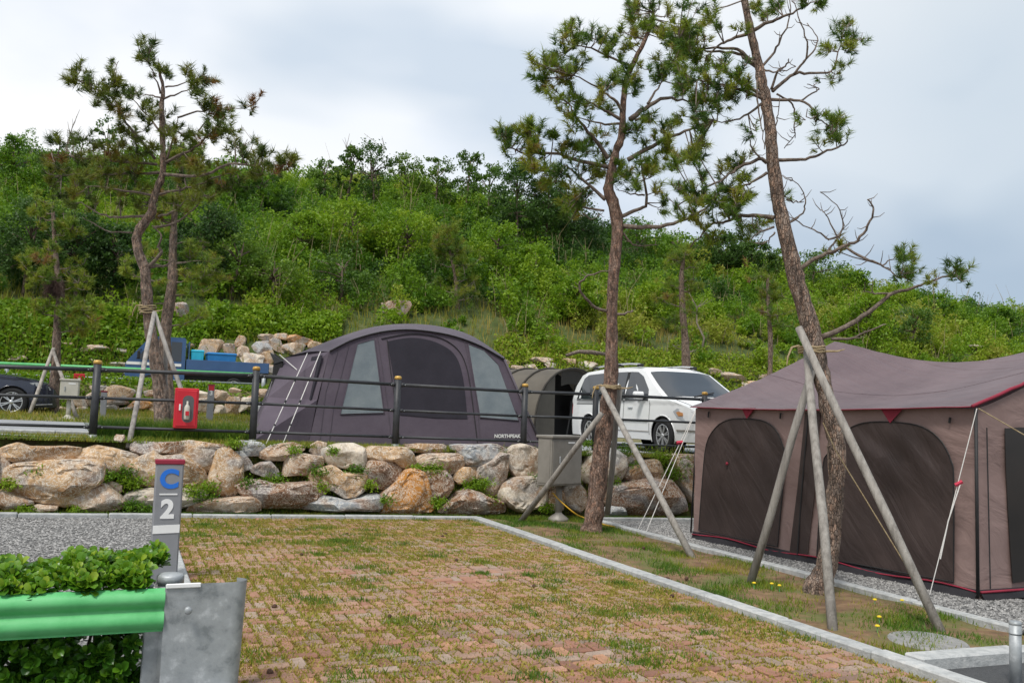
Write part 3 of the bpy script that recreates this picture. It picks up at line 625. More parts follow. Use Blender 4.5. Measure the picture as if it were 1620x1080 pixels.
# loose stones on the terrace
for (px, py, w_, h_, c, l) in [(190, 692, 16, 12, 'w', 'small white block lying in the grass between fence post and stake'), (328, 685, 18, 14, 'p', 'loose pale stone in the weeds right of the red cabinet')]:
    C = gz(px, py+5, 1.07); s = C.y/F; SEED[0] += 1
    P = rock_shape(w_*s/2, w_*s/2, h_*s/2, SEED[0], False)+np.array(C[:])+np.array([0, 0, h_*s*.35])
    o = obj('loose_stone', (P, ICO3_F), ROCK, None, True, RC[c], 24); tag(o, l, 'stone')

# ---------------------------------------------------------------- fence on the terrace
PX = [(-95, 695, 562), (152, 696, 570), (403, 698, 580), (627, 702, 595), (828, 707, 607), (940, 712, 611), (1112, 716, 620), (1275, 718, 628)]
fence = thing('metal_fence', SP(-5, 1.0), 'dark painted steel tube fence with three rails above the boulder wall', 'fence')
FP = []
for (px, pb, pt) in PX:
    top = onv(px+3, pt, 1.0); u = (top-P0).dot(TV); b = SP(u, 1.0)
    top = Vector((b.x, b.y, top.z)); FP.append((b, top))
    o = obj('post', tube([b-Vector((0, 0, .1)), top-Vector((0, 0, .05))], .052, 16), FENCE, fence, True)
    obj('cap', lathe(top-Vector((0, 0, .05)), [(.055, 0), (.055, .035), (.045, .05), (.018, .056)], 16), BRASS, o, True)
    obj('foot_sleeve', tube([b-Vector((0, 0, .1)), b+Vector((0, 0, .06))], .055, 16), GALV, o, True)
for (b0, t0), (b1, t1) in zip(FP, FP[1:]):
    d = (t1-t0).normalized()
    for fr in (.10, .46, .83):
        z0 = t0.z-(t0.z-b0.z)*fr-.02; z1 = t1.z-(t1.z-b1.z)*fr-.02
        a = Vector((t0.x, t0.y, z0))+d*.05; c = Vector((t1.x, t1.y, z1))-d*.05
        r = obj('rail', tube([a, c], .027 if fr < .2 else .021, 12), FENCE, fence, True)
        for e_, s in ((a, 1), (c, -1)):
            obj('collar', tube([e_-d*s*.004, e_+d*s*.05], .033 if fr < .2 else .027, 12), FENCE, r, True)
            obj('bolt', lathe(e_+d*s*.06-DV*.034, [(.009, -.008), (.009, .002)], 6, -DV), GALV, r)

# fire extinguisher cabinet hung on the fence
fv = .93
c0, c1, c2, c3 = onv(279, 613, fv), onv(314, 615, fv), onv(312, 678, fv), onv(272, 676, fv)
cen = (c0+c1+c2+c3)/4; hw = ((c1-c0).length+(c2-c3).length)/4; hh = (c0.z-c3.z+c1.z-c2.z)/4
cab = thing('extinguisher_cabinet', Vector((cen.x, cen.y, cen.z-hh)), 'red metal fire extinguisher cabinet hanging on the dark fence', 'cabinet')
obj('box', box(cen, TV*hw, DV*.08, (0, 0, hh), .01), REDP, cab)
dr = obj('door', box(cen-DV*.083, TV*(hw-.025), DV*.008, (0, 0, hh-.03), .006), REDP, cab)
wc = cen-DV*.092+TV*.02+Vector((0, 0, -.01))
def rrect(c, X, Y, hx, hy, r, n=5):
    P = []
    for (sx, sy, a0) in ((1, 1, 0), (-1, 1, 90), (-1, -1, 180), (1, -1, 270)):
        for k in range(n+1):
            a = rad(a0+90*k/n); P.append(c+X*(sx*(hx-r)+r*math.cos(a))+Y*(sy*(hy-r)+r*math.sin(a)))
    return P
ZV = Vector((0, 0, 1))
obj('window', slab(rrect(wc, TV, ZV, .075, .19, .07), -DV, .004), mat('cabinet_window', [(.10, .10, .105)], 5, .25, spec=.6), dr)
obj('extinguisher', lathe(wc-DV*.02+Vector((-.012, 0, -.15)), [(.036, 0), (.04, .02), (.04, .17), (.026, .20), (.013, .215), (.013, .26)], 14), BEIGE, dr, True)
obj('label', box(wc-DV*.075+Vector((-.012, 0, -.06)), TV*.024, DV*.004, (0, 0, .03)), REDP, dr)
obj('handle', box(cen-DV*.10-TV*(hw*.55)+ZV*.01, TV*.012, DV*.012, (0, 0, .045), .006), WHITEP, dr)

# ---------------------------------------------------------------- numbered marker posts
def marker(base, h, w_, big, small, label, lean=0, red_digit=False):
    t = thing('marker_post', base, label, 'marker post'); c = base+Vector((0, 0, h/2))
    obj('post_body', box(c, TV*w_/2, DV*w_*.28, (0, 0, h/2), .012), GREYP, t)
    obj('cap', box(base+Vector((0, 0, h+.012)), TV*w_*.53, DV*w_*.31, (0, 0, .018), .004), MAROON, t)
    f = -DV*(w_*.28+.003)
    if big:
        text('letter', big, w_*.95, base+f+ZV*(h-.14*w_/.23), TV, ZV, BLUEP, t, bold=.009*w_/.23)
        obj('divider', box(base+f+ZV*(h-.265*w_/.23), TV*w_*.32, DV*.002, (0, 0, .006)), WHITEP, t)
    if red_digit: obj('number_plate', box(base+f+ZV*(h-.07), TV*w_*.42, DV*.004, (0, 0, .06)), REDP, t)
    if small: text('number', small, w_*.95, base+f+ZV*(h-(.40*w_/.23 if big else .2)), TV, ZV, WHITEP, t, bold=.009*w_/.23)
    return t
mb = gplane(257, 918); s_ = mb.y/F
mk = marker(mb, 181*s_, 41*s_, 'C', '2', 'grey marker post with blue C over white 2 and dark red cap')
f = -DV*(41*s_*.28+.003)
obj('sticker', box(mb+f+ZV*(181*s_-.545)+TV*.0, (TV+ZV*.03)*.105, DV*.002, ZV*.034), WHITEP, mk)
b3 = gz(331, 668, 1.08); s3 = b3.y/F
marker(b3, 58*s3, 10*s3, None, '3', 'distant grey marker post with red panel and number 3 behind the fence', red_digit=True)
b4 = gz(162, 664, 1.08); s4 = b4.y/F
marker(b4, 44*s4, 9*s4, None, None, 'distant plain grey marker post just right of the left fence post')

# ---------------------------------------------------------------- electrical boxes
def ebox(base, h, wb, hb, db, mt, label, cable=True, ang=ang0):
    t = thing('electrical_box', base, label, 'electrical box'); X = Vector((math.cos(ang), math.sin(ang), 0)); Y = Vector((-X.y, X.x, 0))
    obj('pedestal', tube([base, base+ZV*(h-hb)], .05, 12), mt, t, True)
    obj('base_plate', lathe(base, [(.17, -.02), (.16, .03), (.06, .10), (.05, .12)], 12), mt, t, True)
    c = base+ZV*(h-hb/2)
    b = obj('housing', box(c, X*wb/2, Y*db/2, ZV*hb/2, .01), mt, t)
    V_, F_ = box(base+ZV*(h+.015), X*(wb/2+.02), Y*(db/2+.03), ZV*.02, .006)
    obj('roof', (V_, F_), mt, t)
    d = obj('door', box(c-Y*(db/2+.006), X*(wb/2-.02), Y*.006, ZV*(hb/2-.03), .004), mt, t)
    obj('handle', box(c-Y*(db/2+.02)-X*wb*.25+ZV*.03, X*.01, Y*.012, ZV*.055, .005), GALV, d)
    obj('name_plate', box(c-Y*(db/2+.014)+X*wb*.12+ZV*(hb/2-.075), X*.075, Y*.002, ZV*.012), WHITEP, d)
    if mt is STEEL: obj('hinge_side', box(c-X*(wb/2+.004), X*.003, Y*(db/2-.03), ZV*(hb/2-.04), .002), mt, t)
    return t
eb = gplane(883, 822); se = eb.y/F
ebox(eb, 128*se, 70*se, 74*se, .30, STEEL, 'brown grey steel electrical box on a pedestal left of the leaning pine', ang=ang0+.35)
yc = [eb+ZV*.42+Vector((-.1, -.05, 0)), eb+ZV*.3+Vector((.02, -.08, 0)), eb+ZV*.12+Vector((.25, -.1, 0)), gplane(925, 822)+ZV*.03, gplane(960, 832)+ZV*.015, gplane(1010, 840)+ZV*.012]
tag(obj('power_cable', tube([Vector(p) for p in spline([p[:] for p in yc], 5)], .011, 6), YELC, None, True), 'yellow power cable running from the steel box past the pine trunk', 'cable')
e2 = gz(107, 664, 1.08); s2 = e2.y/F
ebox(e2, 62*s2, 27*s2, 30*s2, .3, BEIGE, 'cream electrical box on a thin pedestal behind the fence at left')
rc = onplane(125, 604, P0+DV*16.4, DV); sr = rc.y/F
cb2 = thing('extinguisher_cabinet', rc-ZV*.4, 'distant red extinguisher cabinet on the far guardrail behind the cream box', 'cabinet')
obj('box', box(rc, TV*8*sr, DV*.08, ZV*13*sr, .01), REDP, cb2); obj('window', box(rc-DV*.084, TV*2*sr, DV*.003, ZV*6*sr), WHITEP, cb2)

# ---------------------------------------------------------------- far guardrail on the upper terrace
gr2 = thing('guardrail', SP(-8, 16.6), 'far galvanised guardrail with a green top rail beyond the small boulders', 'guardrail')
vg = 16.6
ga, gb = onv(-40, 573, vg), onv(402, 592, vg)
obj('top_rail', tube([ga, gb], .05, 8), GREENP, gr2, True)
for dz, rr in ((-.30, .028), (-.42, .022)):
    obj('rail', tube([ga+ZV*dz, gb+ZV*dz], rr, 8), GALV, gr2, True)
for px in (10, 82, 226, 418):
    q = onv(px, 590, vg); u = (q-P0).dot(TV); b = SP(u, vg+.06); zt = ga.z+(gb.z-ga.z)*((q-ga).dot(TV)/(gb-ga).dot(TV))
    if px > 410: zt = gb.z
    obj('post', tube([b-ZV*.1, Vector((b.x, b.y, zt-.04))], .06, 10), GALV, gr2, True)

# ---------------------------------------------------------------- near guardrail with end terminal
D0 = 4.62
E = at(262, 931, D0); A = E-TV*1.0                      # right end, then leftwards along the site
def railp(s): return E-TV*s
hb = 64*D0/F
gr = thing('guardrail', Vector((E.x-.6, E.y-.25, -.05)), 'bright green steel guardrail with a galvanised end plate in the near left corner', 'guardrail')
prof = []
nP = 28
for i in range(nP+1):
    t = i/nP; z = -hb*t
    bulge = .030*(math.sin(min(1, max(0, (t-.02)/.42))*math.pi))**.8 if t < .44 else (.034*(math.sin(min(1, max(0, (t-.5)/.46))*math.pi))**.8 if t > .5 else 0)
    lip = .022*max(0, 1-t/.06)
    prof.append((bulge-lip, z))
def beam(th):
    V = []
    for s in np.linspace(0, 2.6, 14):
        for (d, z) in prof: V.append(railp(s)-DV*(d-th)+ZV*(z+.004*s))
    n = nP+1
    return V, [(i*n+j, i*n+j+1, (i+1)*n+j+1, (i+1)*n+j) for i in range(13) for j in range(nP)]
Va, Fa = beam(0); Vb, Fb = beam(.006); bo = obj('beam', join((Va, Fa), (Vb, [q[::-1] for q in Fb])), GREENP, gr, True)
for px in (201, 238):
    q = at(px, 927, D0-.0)
    obj('bolt', lathe(q+DV*.035-ZV*.01, [(.014, -.03), (.014, .0), (.019, .002), (.019, .012), (.012, .016)], 10), GALV, bo, True)
tw = 122*D0/F; th_ = .62
tt0 = E+TV*.0-DV*.012+ZV*.022
def term(a, b):   # a along, b down
    if a < .72: x = a/.72*tw*.86; y = 0
    else: q = (a-.72)/.28*math.pi*.9; x = tw*.86+.062*math.sin(q); y = .062*(1-math.cos(q))
    return tt0+TV*(x*(1-.05*b))+DV*y-ZV*(b*th_)
V_, F_ = grid(term, 40, 10); te = obj('end_plate', join((V_, F_), ([v+DV*.004-TV*.002 for v in V_], [q[::-1] for q in F_])), GALV, gr, True)
bq = at(298, 966, D0-.03); obj('bolt', lathe(bq+DV*.02, [(.02, -.01), (.02, .016), (.014, .022)], 8, -DV), GALV, te, True)
obj('splice_plate', box(E+TV*.085-DV*.018+ZV*.016, TV*.085, DV*.006, ZV*.012, .004), WHITEP, gr)
pp = at(270, 912, D0+.12); pb = Vector((pp.x, pp.y, -.1))
po = obj('post', tube([pb, pp], .062, 20), GALV, gr, True)
obj('cap', lathe(pp-ZV*.012, [(.068, -.02), (.068, .018), (.06, .028), (.02, .034)], 20), GALV, po, True)
pq = at(242, 1010, D0+.09); obj('block', box(Vector((pq.x, pq.y, pq.z-.12)), TV*.05, DV*.04, ZV*.28, .006), GALV, gr)

# ---------------------------------------------------------------- bollard, bottom right
bb = gplane(1607, 1078); sb = bb.y/F
bol = thing('bollard', bb, 'short round galvanised steel bollard at the right edge on the asphalt', 'bollard')
obj('tube', tube([bb-ZV*.05, bb+ZV*.36], .036, 18), GALV, bol, True)
obj('cap', lathe(bb+ZV*.36, [(.036, 0), (.038, .004), (.038, .016), (.030, .024)], 18), GALV, bol, True)
obj('collar', lathe(bb+ZV*.30, [(.0375, 0), (.0375, .012)], 18), GALV, bol, True)

# ---------------------------------------------------------------- purple-grey tunnel tent on the terrace
FN = (DV-ZV*.20).normalized(); FPp = P0+DV*1.95+ZV*1.02
def fp(px, py, off=0): return onplane(px, py, FPp, FN)-FN*off
tn = thing('tunnel_tent', SP(-1.5, 3.2), 'purple grey tunnel tent with a dark mesh door behind the fence', 'tent')
Apx = [(521, 556), (540, 546), (560, 537), (600, 526), (640, 522), (680, 525), (720, 533), (760, 548), (797, 569)]
Mpx = [(449, 566), (476, 557), (505, 545), (545, 530), (590, 517), (640, 512), (695, 516), (745, 531), (799, 569)]
Apx = [tuple(p) for p in spline(Apx, 3)]; Mpx = [tuple(p) for p in spline(Mpx, 3)]
Aw = [fp(*p) for p in Apx]; Mw = [onv(p[0], p[1], 3.5) for p in Mpx]
bl, br = fp(486, 712), fp(859, 712)
nA = len(Aw)
gz_t = SP(-1.5, 2.2).z+.01
def foot(p): return Vector((p.x, p.y, gz_t))
front = [bl]+Aw+[br]
cenF = fp(650, 640)
def fan(poly, c, bulge=.05):
    """polygon filled by rings towards its centre, bulged along the normal"""
    n = len(poly); V, Fc = [], []; K = 6
    for k in range(K):
        f = 1-k/K
        for p in poly: V.append(c+(p-c)*f-FN*bulge*(1-f*f)+FN*.008*mnoise.noise(p*3+Vector((k, 0, 0))))
    V.append(c-FN*bulge)
    for k in range(K-1):
        for i in range(n): j = (i+1) % n; Fc.append((k*n+i, k*n+j, (k+1)*n+j, (k+1)*n+i))
    for i in range(n): Fc.append(((K-1)*n+i, (K-1)*n+(i+1) % n, K*n))
    return V, Fc
fr = obj('front_panel', slab(front, -FN, .01), TENTP, tn)
Rw = [m+DV*1.9-ZV*(.35+.5*abs(i/(nA-1)-.5)) for i, m in enumerate(Mw)]
def loft(rows):
    n = len(rows[0]); V = [p for r in rows for p in r]
    return V, [(j*n+i, j*n+i+1, (j+1)*n+i+1, (j+1)*n+i) for j in range(len(rows)-1) for i in range(n-1)]
def hump(k): return [a.lerp(m, k)+ZV*.05*math.sin(k*math.pi) for a, m in zip(Aw, Mw)]
lip = [a-FN*.035-ZV*.012 for a in Aw]
obj('roof', loft([lip, Aw, hump(.25), hump(.5), hump(.75), Mw, [m.lerp(r, .5)+ZV*.1 for m, r in zip(Mw, Rw)], Rw]), TENTF, tn, True)
rear = [Vector((Rw[0].x, Rw[0].y, gz_t))]+Rw+[Vector((Rw[-1].x, Rw[-1].y, gz_t))]
obj('rear_panel', slab([p+DV*.3*(1 if i in (0, len(rear)-1) else 0) for i, p in enumerate(rear)], DV, .01), TENTP, tn)
m0b = gz(404, 703, gz_t)+DV*.6; r0b = foot(Rw[0])-TV*.3
obj('side_panel', loft([[Aw[0], Mw[0], Rw[0]], [bl.lerp(Aw[0], .5)-TV*.02, m0b.lerp(Mw[0], .5), r0b.lerp(Rw[0], .5)], [bl, m0b, r0b]]), TENTP, tn)
obj('side_panel', loft([[Aw[-1], Mw[-1], Rw[-1]], [br, foot(Mw[-1])+TV*.55, foot(Rw[-1])+TV*.55]]), TENTP, tn)
def fpatch(name, pts, m, off, par_, th=.006): return obj(name, slab([fp(*p, off) for p in pts], -FN, th), m, par_)
def sub(pts, k=4): return [tuple(p) for p in spline(pts, k)]
for w_ in ([(565, 544), (592, 537), (607, 653), (538, 655)], [(740, 544), (765, 554), (788, 577), (820, 665), (759, 660)]):
    wn = fpatch('window', w_, TWIN, .014, fr)
    cx_ = sum(p[0] for p in w_)/len(w_); cy_ = sum(p[1] for p in w_)/len(w_)
    pl = [fp(*p, .016) for p in w_]; obj('window_hem', tube(pl+[pl[0]], .009, 5), TENTP, wn)
door = sub([(613, 540), (640, 535), (662, 535), (688, 541), (712, 554), (726, 574), (734, 610), (739, 662)], 3)+[(690, 661), (632, 656)]
dm = fpatch('door_mesh', door, TMESH, .012, fr)
arc = sub([(603, 528+8), (640, 529), (668, 529), (700, 536), (724, 553), (737, 578), (745, 620), (755, 700)], 4)
obj('zip', tube([fp(*p, .012) for p in arc], .008, 5), BLACK, fr)
obj('zip', tube([fp(*p, .012) for p in [(612, 538), (618, 590), (628, 655), (632, 704)]], .007, 5), BLACK, fr)
for s in ([(535, 553), (515, 620), (505, 704)], [(552, 545), (528, 640), (520, 704)], [(597, 531), (613, 640), (620, 704)], [(735, 541), (755, 640), (760, 704)], [(775, 560), (800, 620), (845, 704)]):
    obj('seam', tube([fp(*p, .008) for p in s], .0045, 4), TENTF, fr)
obj('roof_hem', tube([a-FN*.03 for a in Aw], .012, 6), BLACK, tn, True)
obj('pole_sleeve', tube([Aw[-1]-FN*.03, br-FN*.02], .02, 8), TENTF, tn, True)
text('logo', 'NORTHPEAK', .085, fp(802, 690, .02), (fp(820, 690)-fp(780, 690)), ZV, WHITEP, fr, .001, .003)
# the turned-back left side: dark window, black porch edge
s0, s1 = Aw[0], Mw[0]; sn = (s1-s0).cross(ZV).normalized(); sn = sn if sn.dot(DV) < 0 else -sn
def spx(px, py, off=.10): return onplane(px, py, (Aw[0]+bl)/2, (Mw[0]-Aw[0]).cross((bl-Aw[0])))+sn*off
obj('side_window', slab([spx(501, 565), (spx(518, 562)), spx(494, 655), spx(478, 656)], sn, .006), TMESH, tn)
obj('porch_edge', slab([spx(445, 560, .14), spx(458, 570, .14), spx(455, 640, .14), spx(436, 660, .14)], sn, .02), DARKIN, tn)
tipp = spx(441, 559, .18); obj('porch_tip', slab([tipp, spx(460, 572, .16), spx(447, 576, .16)], sn, .03), BLACK, tn)
for a, b in (((520, 557), (447, 703)), ((499, 560), (420, 704)), ((443, 604), (402, 690)), ((455, 562), (486, 586))):
    p = spx(*a, .16); q = gz(b[0], b[1], gz_t) if b[1] > 650 else spx(*b, .2)
    gl = obj('guy_line', tube([p, q], .0065, 5), CORD, tn)
    if b[1] > 650:
        for k in (.3, .55, .8): c = p.lerp(q, k); obj('slider', tube([c, c.lerp(q, .06)], .016, 5), BLACK, gl)

# ---------------------------------------------------------------- mauve cabin tent, right
TA = gplane(1548, 947); TB = gplane(1097, 850); LN = TA-TB
nW = LN.cross(ZV).normalized(); nW = nW if nW.dot(TV) < 0 else -nW
def wp(px, py, off=0): return onplane(px, py, TA, nW)+nW*off
At = wp(1547, 646); Bt = wp(1113, 646); hA, hB = At.z-TA.z, Bt.z-TB.z
ct = thing('cabin_tent', (TA+TB)/2+TV*1.5, 'mauve brown cabin tent with arched mesh windows and red trim at right', 'tent')
At = TA+ZV*hA; Bt = TB+ZV*hB
def wrinkle(P, s=1.0): return .022*s*mnoise.fractal(Vector((P.x*1.2+P.y*.6, P.y*1.2, P.z*2.2)), 1, 2, 4)
def wallg(a, b): p = TA.lerp(TB, a).lerp(At.lerp(Bt, a), b); return p+nW*wrinkle(p, .8*math.sin(math.pi*b)**.5 if 0 < b < 1 else 0)
wl = obj('front_wall', grid(wallg, 60, 26), TENTB, ct, True)
Wd = 4.7
Ce, Cb = TA+TV*Wd, TB+TV*Wd
def wpatch(name, pts, m, off, parent, seed=0, k=1, th=.006):
    """a mesh panel: outline on the wall plane, filled by rings and gently wrinkled"""
    out = [wp(*p, off) for p in pts]; c = sum(out, Vector())/len(out); n = len(out); K = 9; V, Fc = [], []
    for r in range(K):
        f = 1-r/K
        for p in out:
            q = c+(p-c)*f; fall = math.sin(math.pi*min(1, (1-f)*1.2+.02)/2)
            dgn = (q-c).dot(LN.normalized())*1.0+q.z*.9
            V.append(q+nW*(.045*fall*k*mnoise.noise(Vector((dgn*5+seed, (q.z-(q-c).dot(LN.normalized()))*1.1, seed)))))
    V.append(c)
    for r in range(K-1):
        for i in range(n): j = (i+1) % n; Fc.append((r*n+i, r*n+j, (r+1)*n+j, (r+1)*n+i))
    for i in range(n): Fc.append(((K-1)*n+i, (K-1)*n+(i+1) % n, K*n))
    return obj(name, (V, Fc), m, parent, True)
wl_px = sub([(1108, 838), (1114, 758), (1120, 703), (1134, 677), (1152, 665), (1174, 662), (1208, 665), (1229, 678), (1241, 703), (1244, 733), (1233, 864)], 3)
wr_px = sub([(1295, 880), (1304, 741), (1314, 716), (1336, 686), (1361, 671), (1395, 667), (1442, 670), (1472, 680), (1494, 700), (1508, 729), (1512, 759), (1512, 920)], 3)
for i, pts in enumerate((wl_px, wr_px)):
    wn = wpatch('mesh_window', pts, TNET, .03, wl, i*7+1, 1.0)
    pl = [wp(*p, .032) for p in pts]; obj('piping', tube(pl+[pl[0]], .007, 5), BLACK, wn)
wpatch('door_mesh', [(1276, 652), (1300, 652), (1292, 770), (1279, 888), (1250, 884), (1264, 770)], TNET, .026, wl, 20, .6)
obj('zip', tube([wp(1282, 655, .035), wp(1272, 770, .035), wp(1264, 886, .035)], .009, 6), BLACK, wl)
for tri in ([(1177, 645), (1199, 645), (1185, 662)], [(1398, 647), (1432, 647), (1412, 669)]):
    obj('red_tab', slab([wp(*p, .045) for p in tri], nW, .008), MAROON, wl)
obj('red_toggle', lathe(wp(1155, 733, .05), [(.022, 0), (.022, .012), (.01, .02)], 8, nW), MAROON, wl)
for px, py in ((1124, 655), (1238, 657), (1506, 664)):
    obj('toggle', tube([wp(px, py-4, .03), wp(px-1, py+5, .03)], .012, 5), BLACK, wl)
obj('hem', tube([TA.lerp(TB, k)+nW*.03+ZV*(.07+.02*math.sin(k*17)) for k in np.linspace(-.0, 1, 24)], .009, 6), MAROON, ct, True)
obj('skirt', loft([[TA.lerp(TB, k)+nW*.01+ZV*.09 for k in np.linspace(0, 1, 24)], [TA.lerp(TB, k)+nW*(.06+.03*math.sin(k*23))+ZV*(-.0) for k in np.linspace(0, 1, 24)]]), SKIRT, ct)
# end wall
def ewp(px, py, off=0): return onplane(px, py, TA, DV)-DV*off
P1 = onplane(1320, 540, TB, DV); uo = (P1-TB).dot(TV); P2 = TA+TV*uo; P2.z = P1.z+.02
TVs = TV
def endw(base, top, peak, sgn):
    def f(a, b):
        p = base+TVs*(a*Wd); tz = top.z+(peak.z-top.z)*(1-abs(a-uo/Wd)/(uo/Wd if a < uo/Wd else 1-uo/Wd))**1.15
        q = Vector((p.x, p.y, base.z+(tz-base.z)*b)); return q+DV*sgn*(wrinkle(q, .8)*math.sin(math.pi*b))
    return grid(f, 30, 18)
ew = obj('end_wall', endw(TA, At, P2, -1), TENTB, ct, True); obj('end_wall', endw(TB, Bt, P1, 1), TENTB, ct, True)
bt0, bt1 = Ce+ZV*hA, Cb+ZV*hB
obj('back_wall', loft([[Ce, Cb], [bt0, bt1]]), TENTB, ct)
wnd = obj('mesh_window', slab([ewp(*p, .03) for p in sub([(1598, 921), (1590, 800), (1586, 690), (1592, 677), (1640, 677), (1740, 690), (1750, 900)], 2)], -DV, .006), TDARK, ew)
obj('hem', tube([TA+TVs*k-DV*.03+ZV*.07 for k in np.linspace(0, Wd, 12)], .013, 6), MAROON, ct, True)
obj('skirt', loft([[TA+TVs*k-DV*.01+ZV*.09 for k in np.linspace(0, Wd, 12)], [TA+TVs*k-DV*(.07+.02*math.sin(k*9)) for k in np.linspace(0, Wd, 12)]]), SKIRT, ct)
obj('zip', tube([TA+TV*.13-DV*.03+ZV*.1, TA+TV*.10-DV*.03+ZV*hA*.9], .006, 5), BLACK, ew)
# roof fly: two slopes, sagging between the peaks
def roofg(eA, eB, side):
    def f(a, b):
        e_ = eA.lerp(eB, a); e_ = e_-ZV*.035*math.sin(math.pi*a)
        r = P2.lerp(P1, a)-ZV*(.40*math.sin(math.pi*a)**1.2)
        p = e_.lerp(r, b)-ZV*(.16*math.sin(math.pi*b)*(.35+.65*math.sin(math.pi*a)))
        s = (b*5.2+a*1.4)*6; p = p+ZV*(.016*math.sin(math.pi*b)*mnoise.noise(Vector((s*.55, a*1.1, 3))))+ZV*.006*mnoise.noise(p*4)
        return p
    return f
ov = nW*.10
r1 = obj('roof_fly', grid(roofg(At+ov+ZV*.02, Bt+ov+ZV*.02, 1), 54, 30), TENTR, ct, True)
obj('roof_fly', grid(roofg(bt0, bt1, -1), 30, 16), TENTR, ct, True)
fe = roofg(At+ov+ZV*.02, Bt+ov+ZV*.02, 1)
obj('eave_piping', tube([fe(k, 0)-ZV*.004 for k in np.linspace(0, 1, 30)], .006, 6), MAROON, r1, True)
obj('gable_piping', tube([fe(0, k)-DV*.02 for k in np.linspace(0, 1, 20)], .018, 6), MAROON, r1, True)
obj('seam', tube([fe(k, .52)+ZV*.004 for k in np.linspace(.0, 1, 40)], .002, 4), TENTR, r1, True)
obj('pole', tube([TA+nW*.05-DV*.03+ZV*.02, At+nW*.06-DV*.03], .017, 8), BLACK, ct, True)
pB = gplane(1093, 842); obj('pole', tube([pB, onplane(1104, 640, pB, DV)], .013, 8), BLACK, ct, True)
rt = At+nW*.07-DV*.05
def cordrope(pts, r=.0045, m=CORD, name='guy_rope', parent=ct): return obj(name, tube(pts, r, 6), m, parent)
g1 = gplane(1471, 943); cordrope([rt, g1+ZV*.02]); kn = rt.lerp(g1, .40)
cordrope([kn+Vector((.02, -.02, .02)), rt.lerp(g1, .6)+Vector((-.015, -.02, 0)), rt.lerp(g1, .8)+Vector((0, -.02, 0))], .006)
obj('knot', tube([kn-Vector((.03, 0, .02)), kn+Vector((.03, -.02, .02))], .02, 6), REDC, ct)
cordrope([rt+TV*.02, ewp(1640, 745, .6)], .006, ROPE)
pt = onplane(1104, 642, pB, DV)
for gx, gy, m in ((1009, 838, CORD), (1022, 842, CORD)):
    g = gplane(gx, gy); cordrope([pt, g], .006, m)
kn2 = pt.lerp(gplane(1009, 838), .30); obj('knot', tube([kn2-Vector((.05, 0, 0)), kn2+Vector((.04, 0, .01))], .03, 6), REDC, ct)

# ---------------------------------------------------------------- olive tunnel tent behind
ob_ = gz(900, 690, .93); ob_ = at(908, 690, 22.6); ob_.z = 1.05
axd = Vector((.80, -.60, 0)).normalized(); sd2 = Vector((-axd.y, axd.x, 0))
ol = thing('tunnel_tent', ob_, 'olive hooped tunnel tent with open dark end beside the white van', 'tent')
def hoop(k, R=1.75, H=1.72, n=18): # k metres behind the mouth
    sc_ = 1-.05*max(0, k-2.5)**2
    return [ob_-axd*k+sd2*(-R*sc_*math.cos(math.pi*i/n))+ZV*(H*sc_*math.sin(math.pi*i/n)**.75) for i in range(n+1)]
ks = [0, .35, .7, 1.05, 1.4, 1.75, 2.1, 2.5, 2.9, 3.4, 3.9]
obj('canopy', loft([hoop(k, 1.75-.02*math.sin(k*9)) for k in ks]), OLIVE, ol, True)
for k in (0, .7, 1.4, 2.1): obj('hoop_sleeve', tube(hoop(k, 1.765, 1.735), .028, 6), OLIVED, ol, True)
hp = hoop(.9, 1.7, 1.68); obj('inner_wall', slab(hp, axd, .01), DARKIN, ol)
hv = hoop(.05, 1.72, 1.69)
obj('valance', loft([hv[7:19-0][:9], [p-ZV*.35+sd2*.0 for p in hv[7:16]]]), OLIVED, ol)
obj('door_pole', tube([ob_-axd*.1-sd2*.2, ob_-axd*.1+sd2*.15+ZV*1.3], .02, 6), BLACK, ol)
obj('flap', slab([hv[2], hv[5], hv[6], ob_-axd*.1-sd2*.75, hv[0]], axd, .01), OLIVE, ol)
ch = thing('folding_chair', ob_-axd*.35+sd2*.9, 'dark folding camp chair inside the mouth of the olive tent', 'chair')
cbp = ob_-axd*.35+sd2*.9
obj('seat', box(cbp+ZV*.4, sd2*.25, axd*.22, ZV*.02, .01), BLACK, ch); obj('backrest', box(cbp+ZV*.68-axd*.22, sd2*.25, axd*.02, ZV*.24, .01), BLACK, ch)
for i in (-1, 1):
    for j in (-1, 1): obj('leg', tube([cbp+sd2*.23*i+axd*.2*j, cbp-sd2*.0+sd2*.23*i-axd*.2*j+ZV*.4], .012, 6), BLACK, ch)

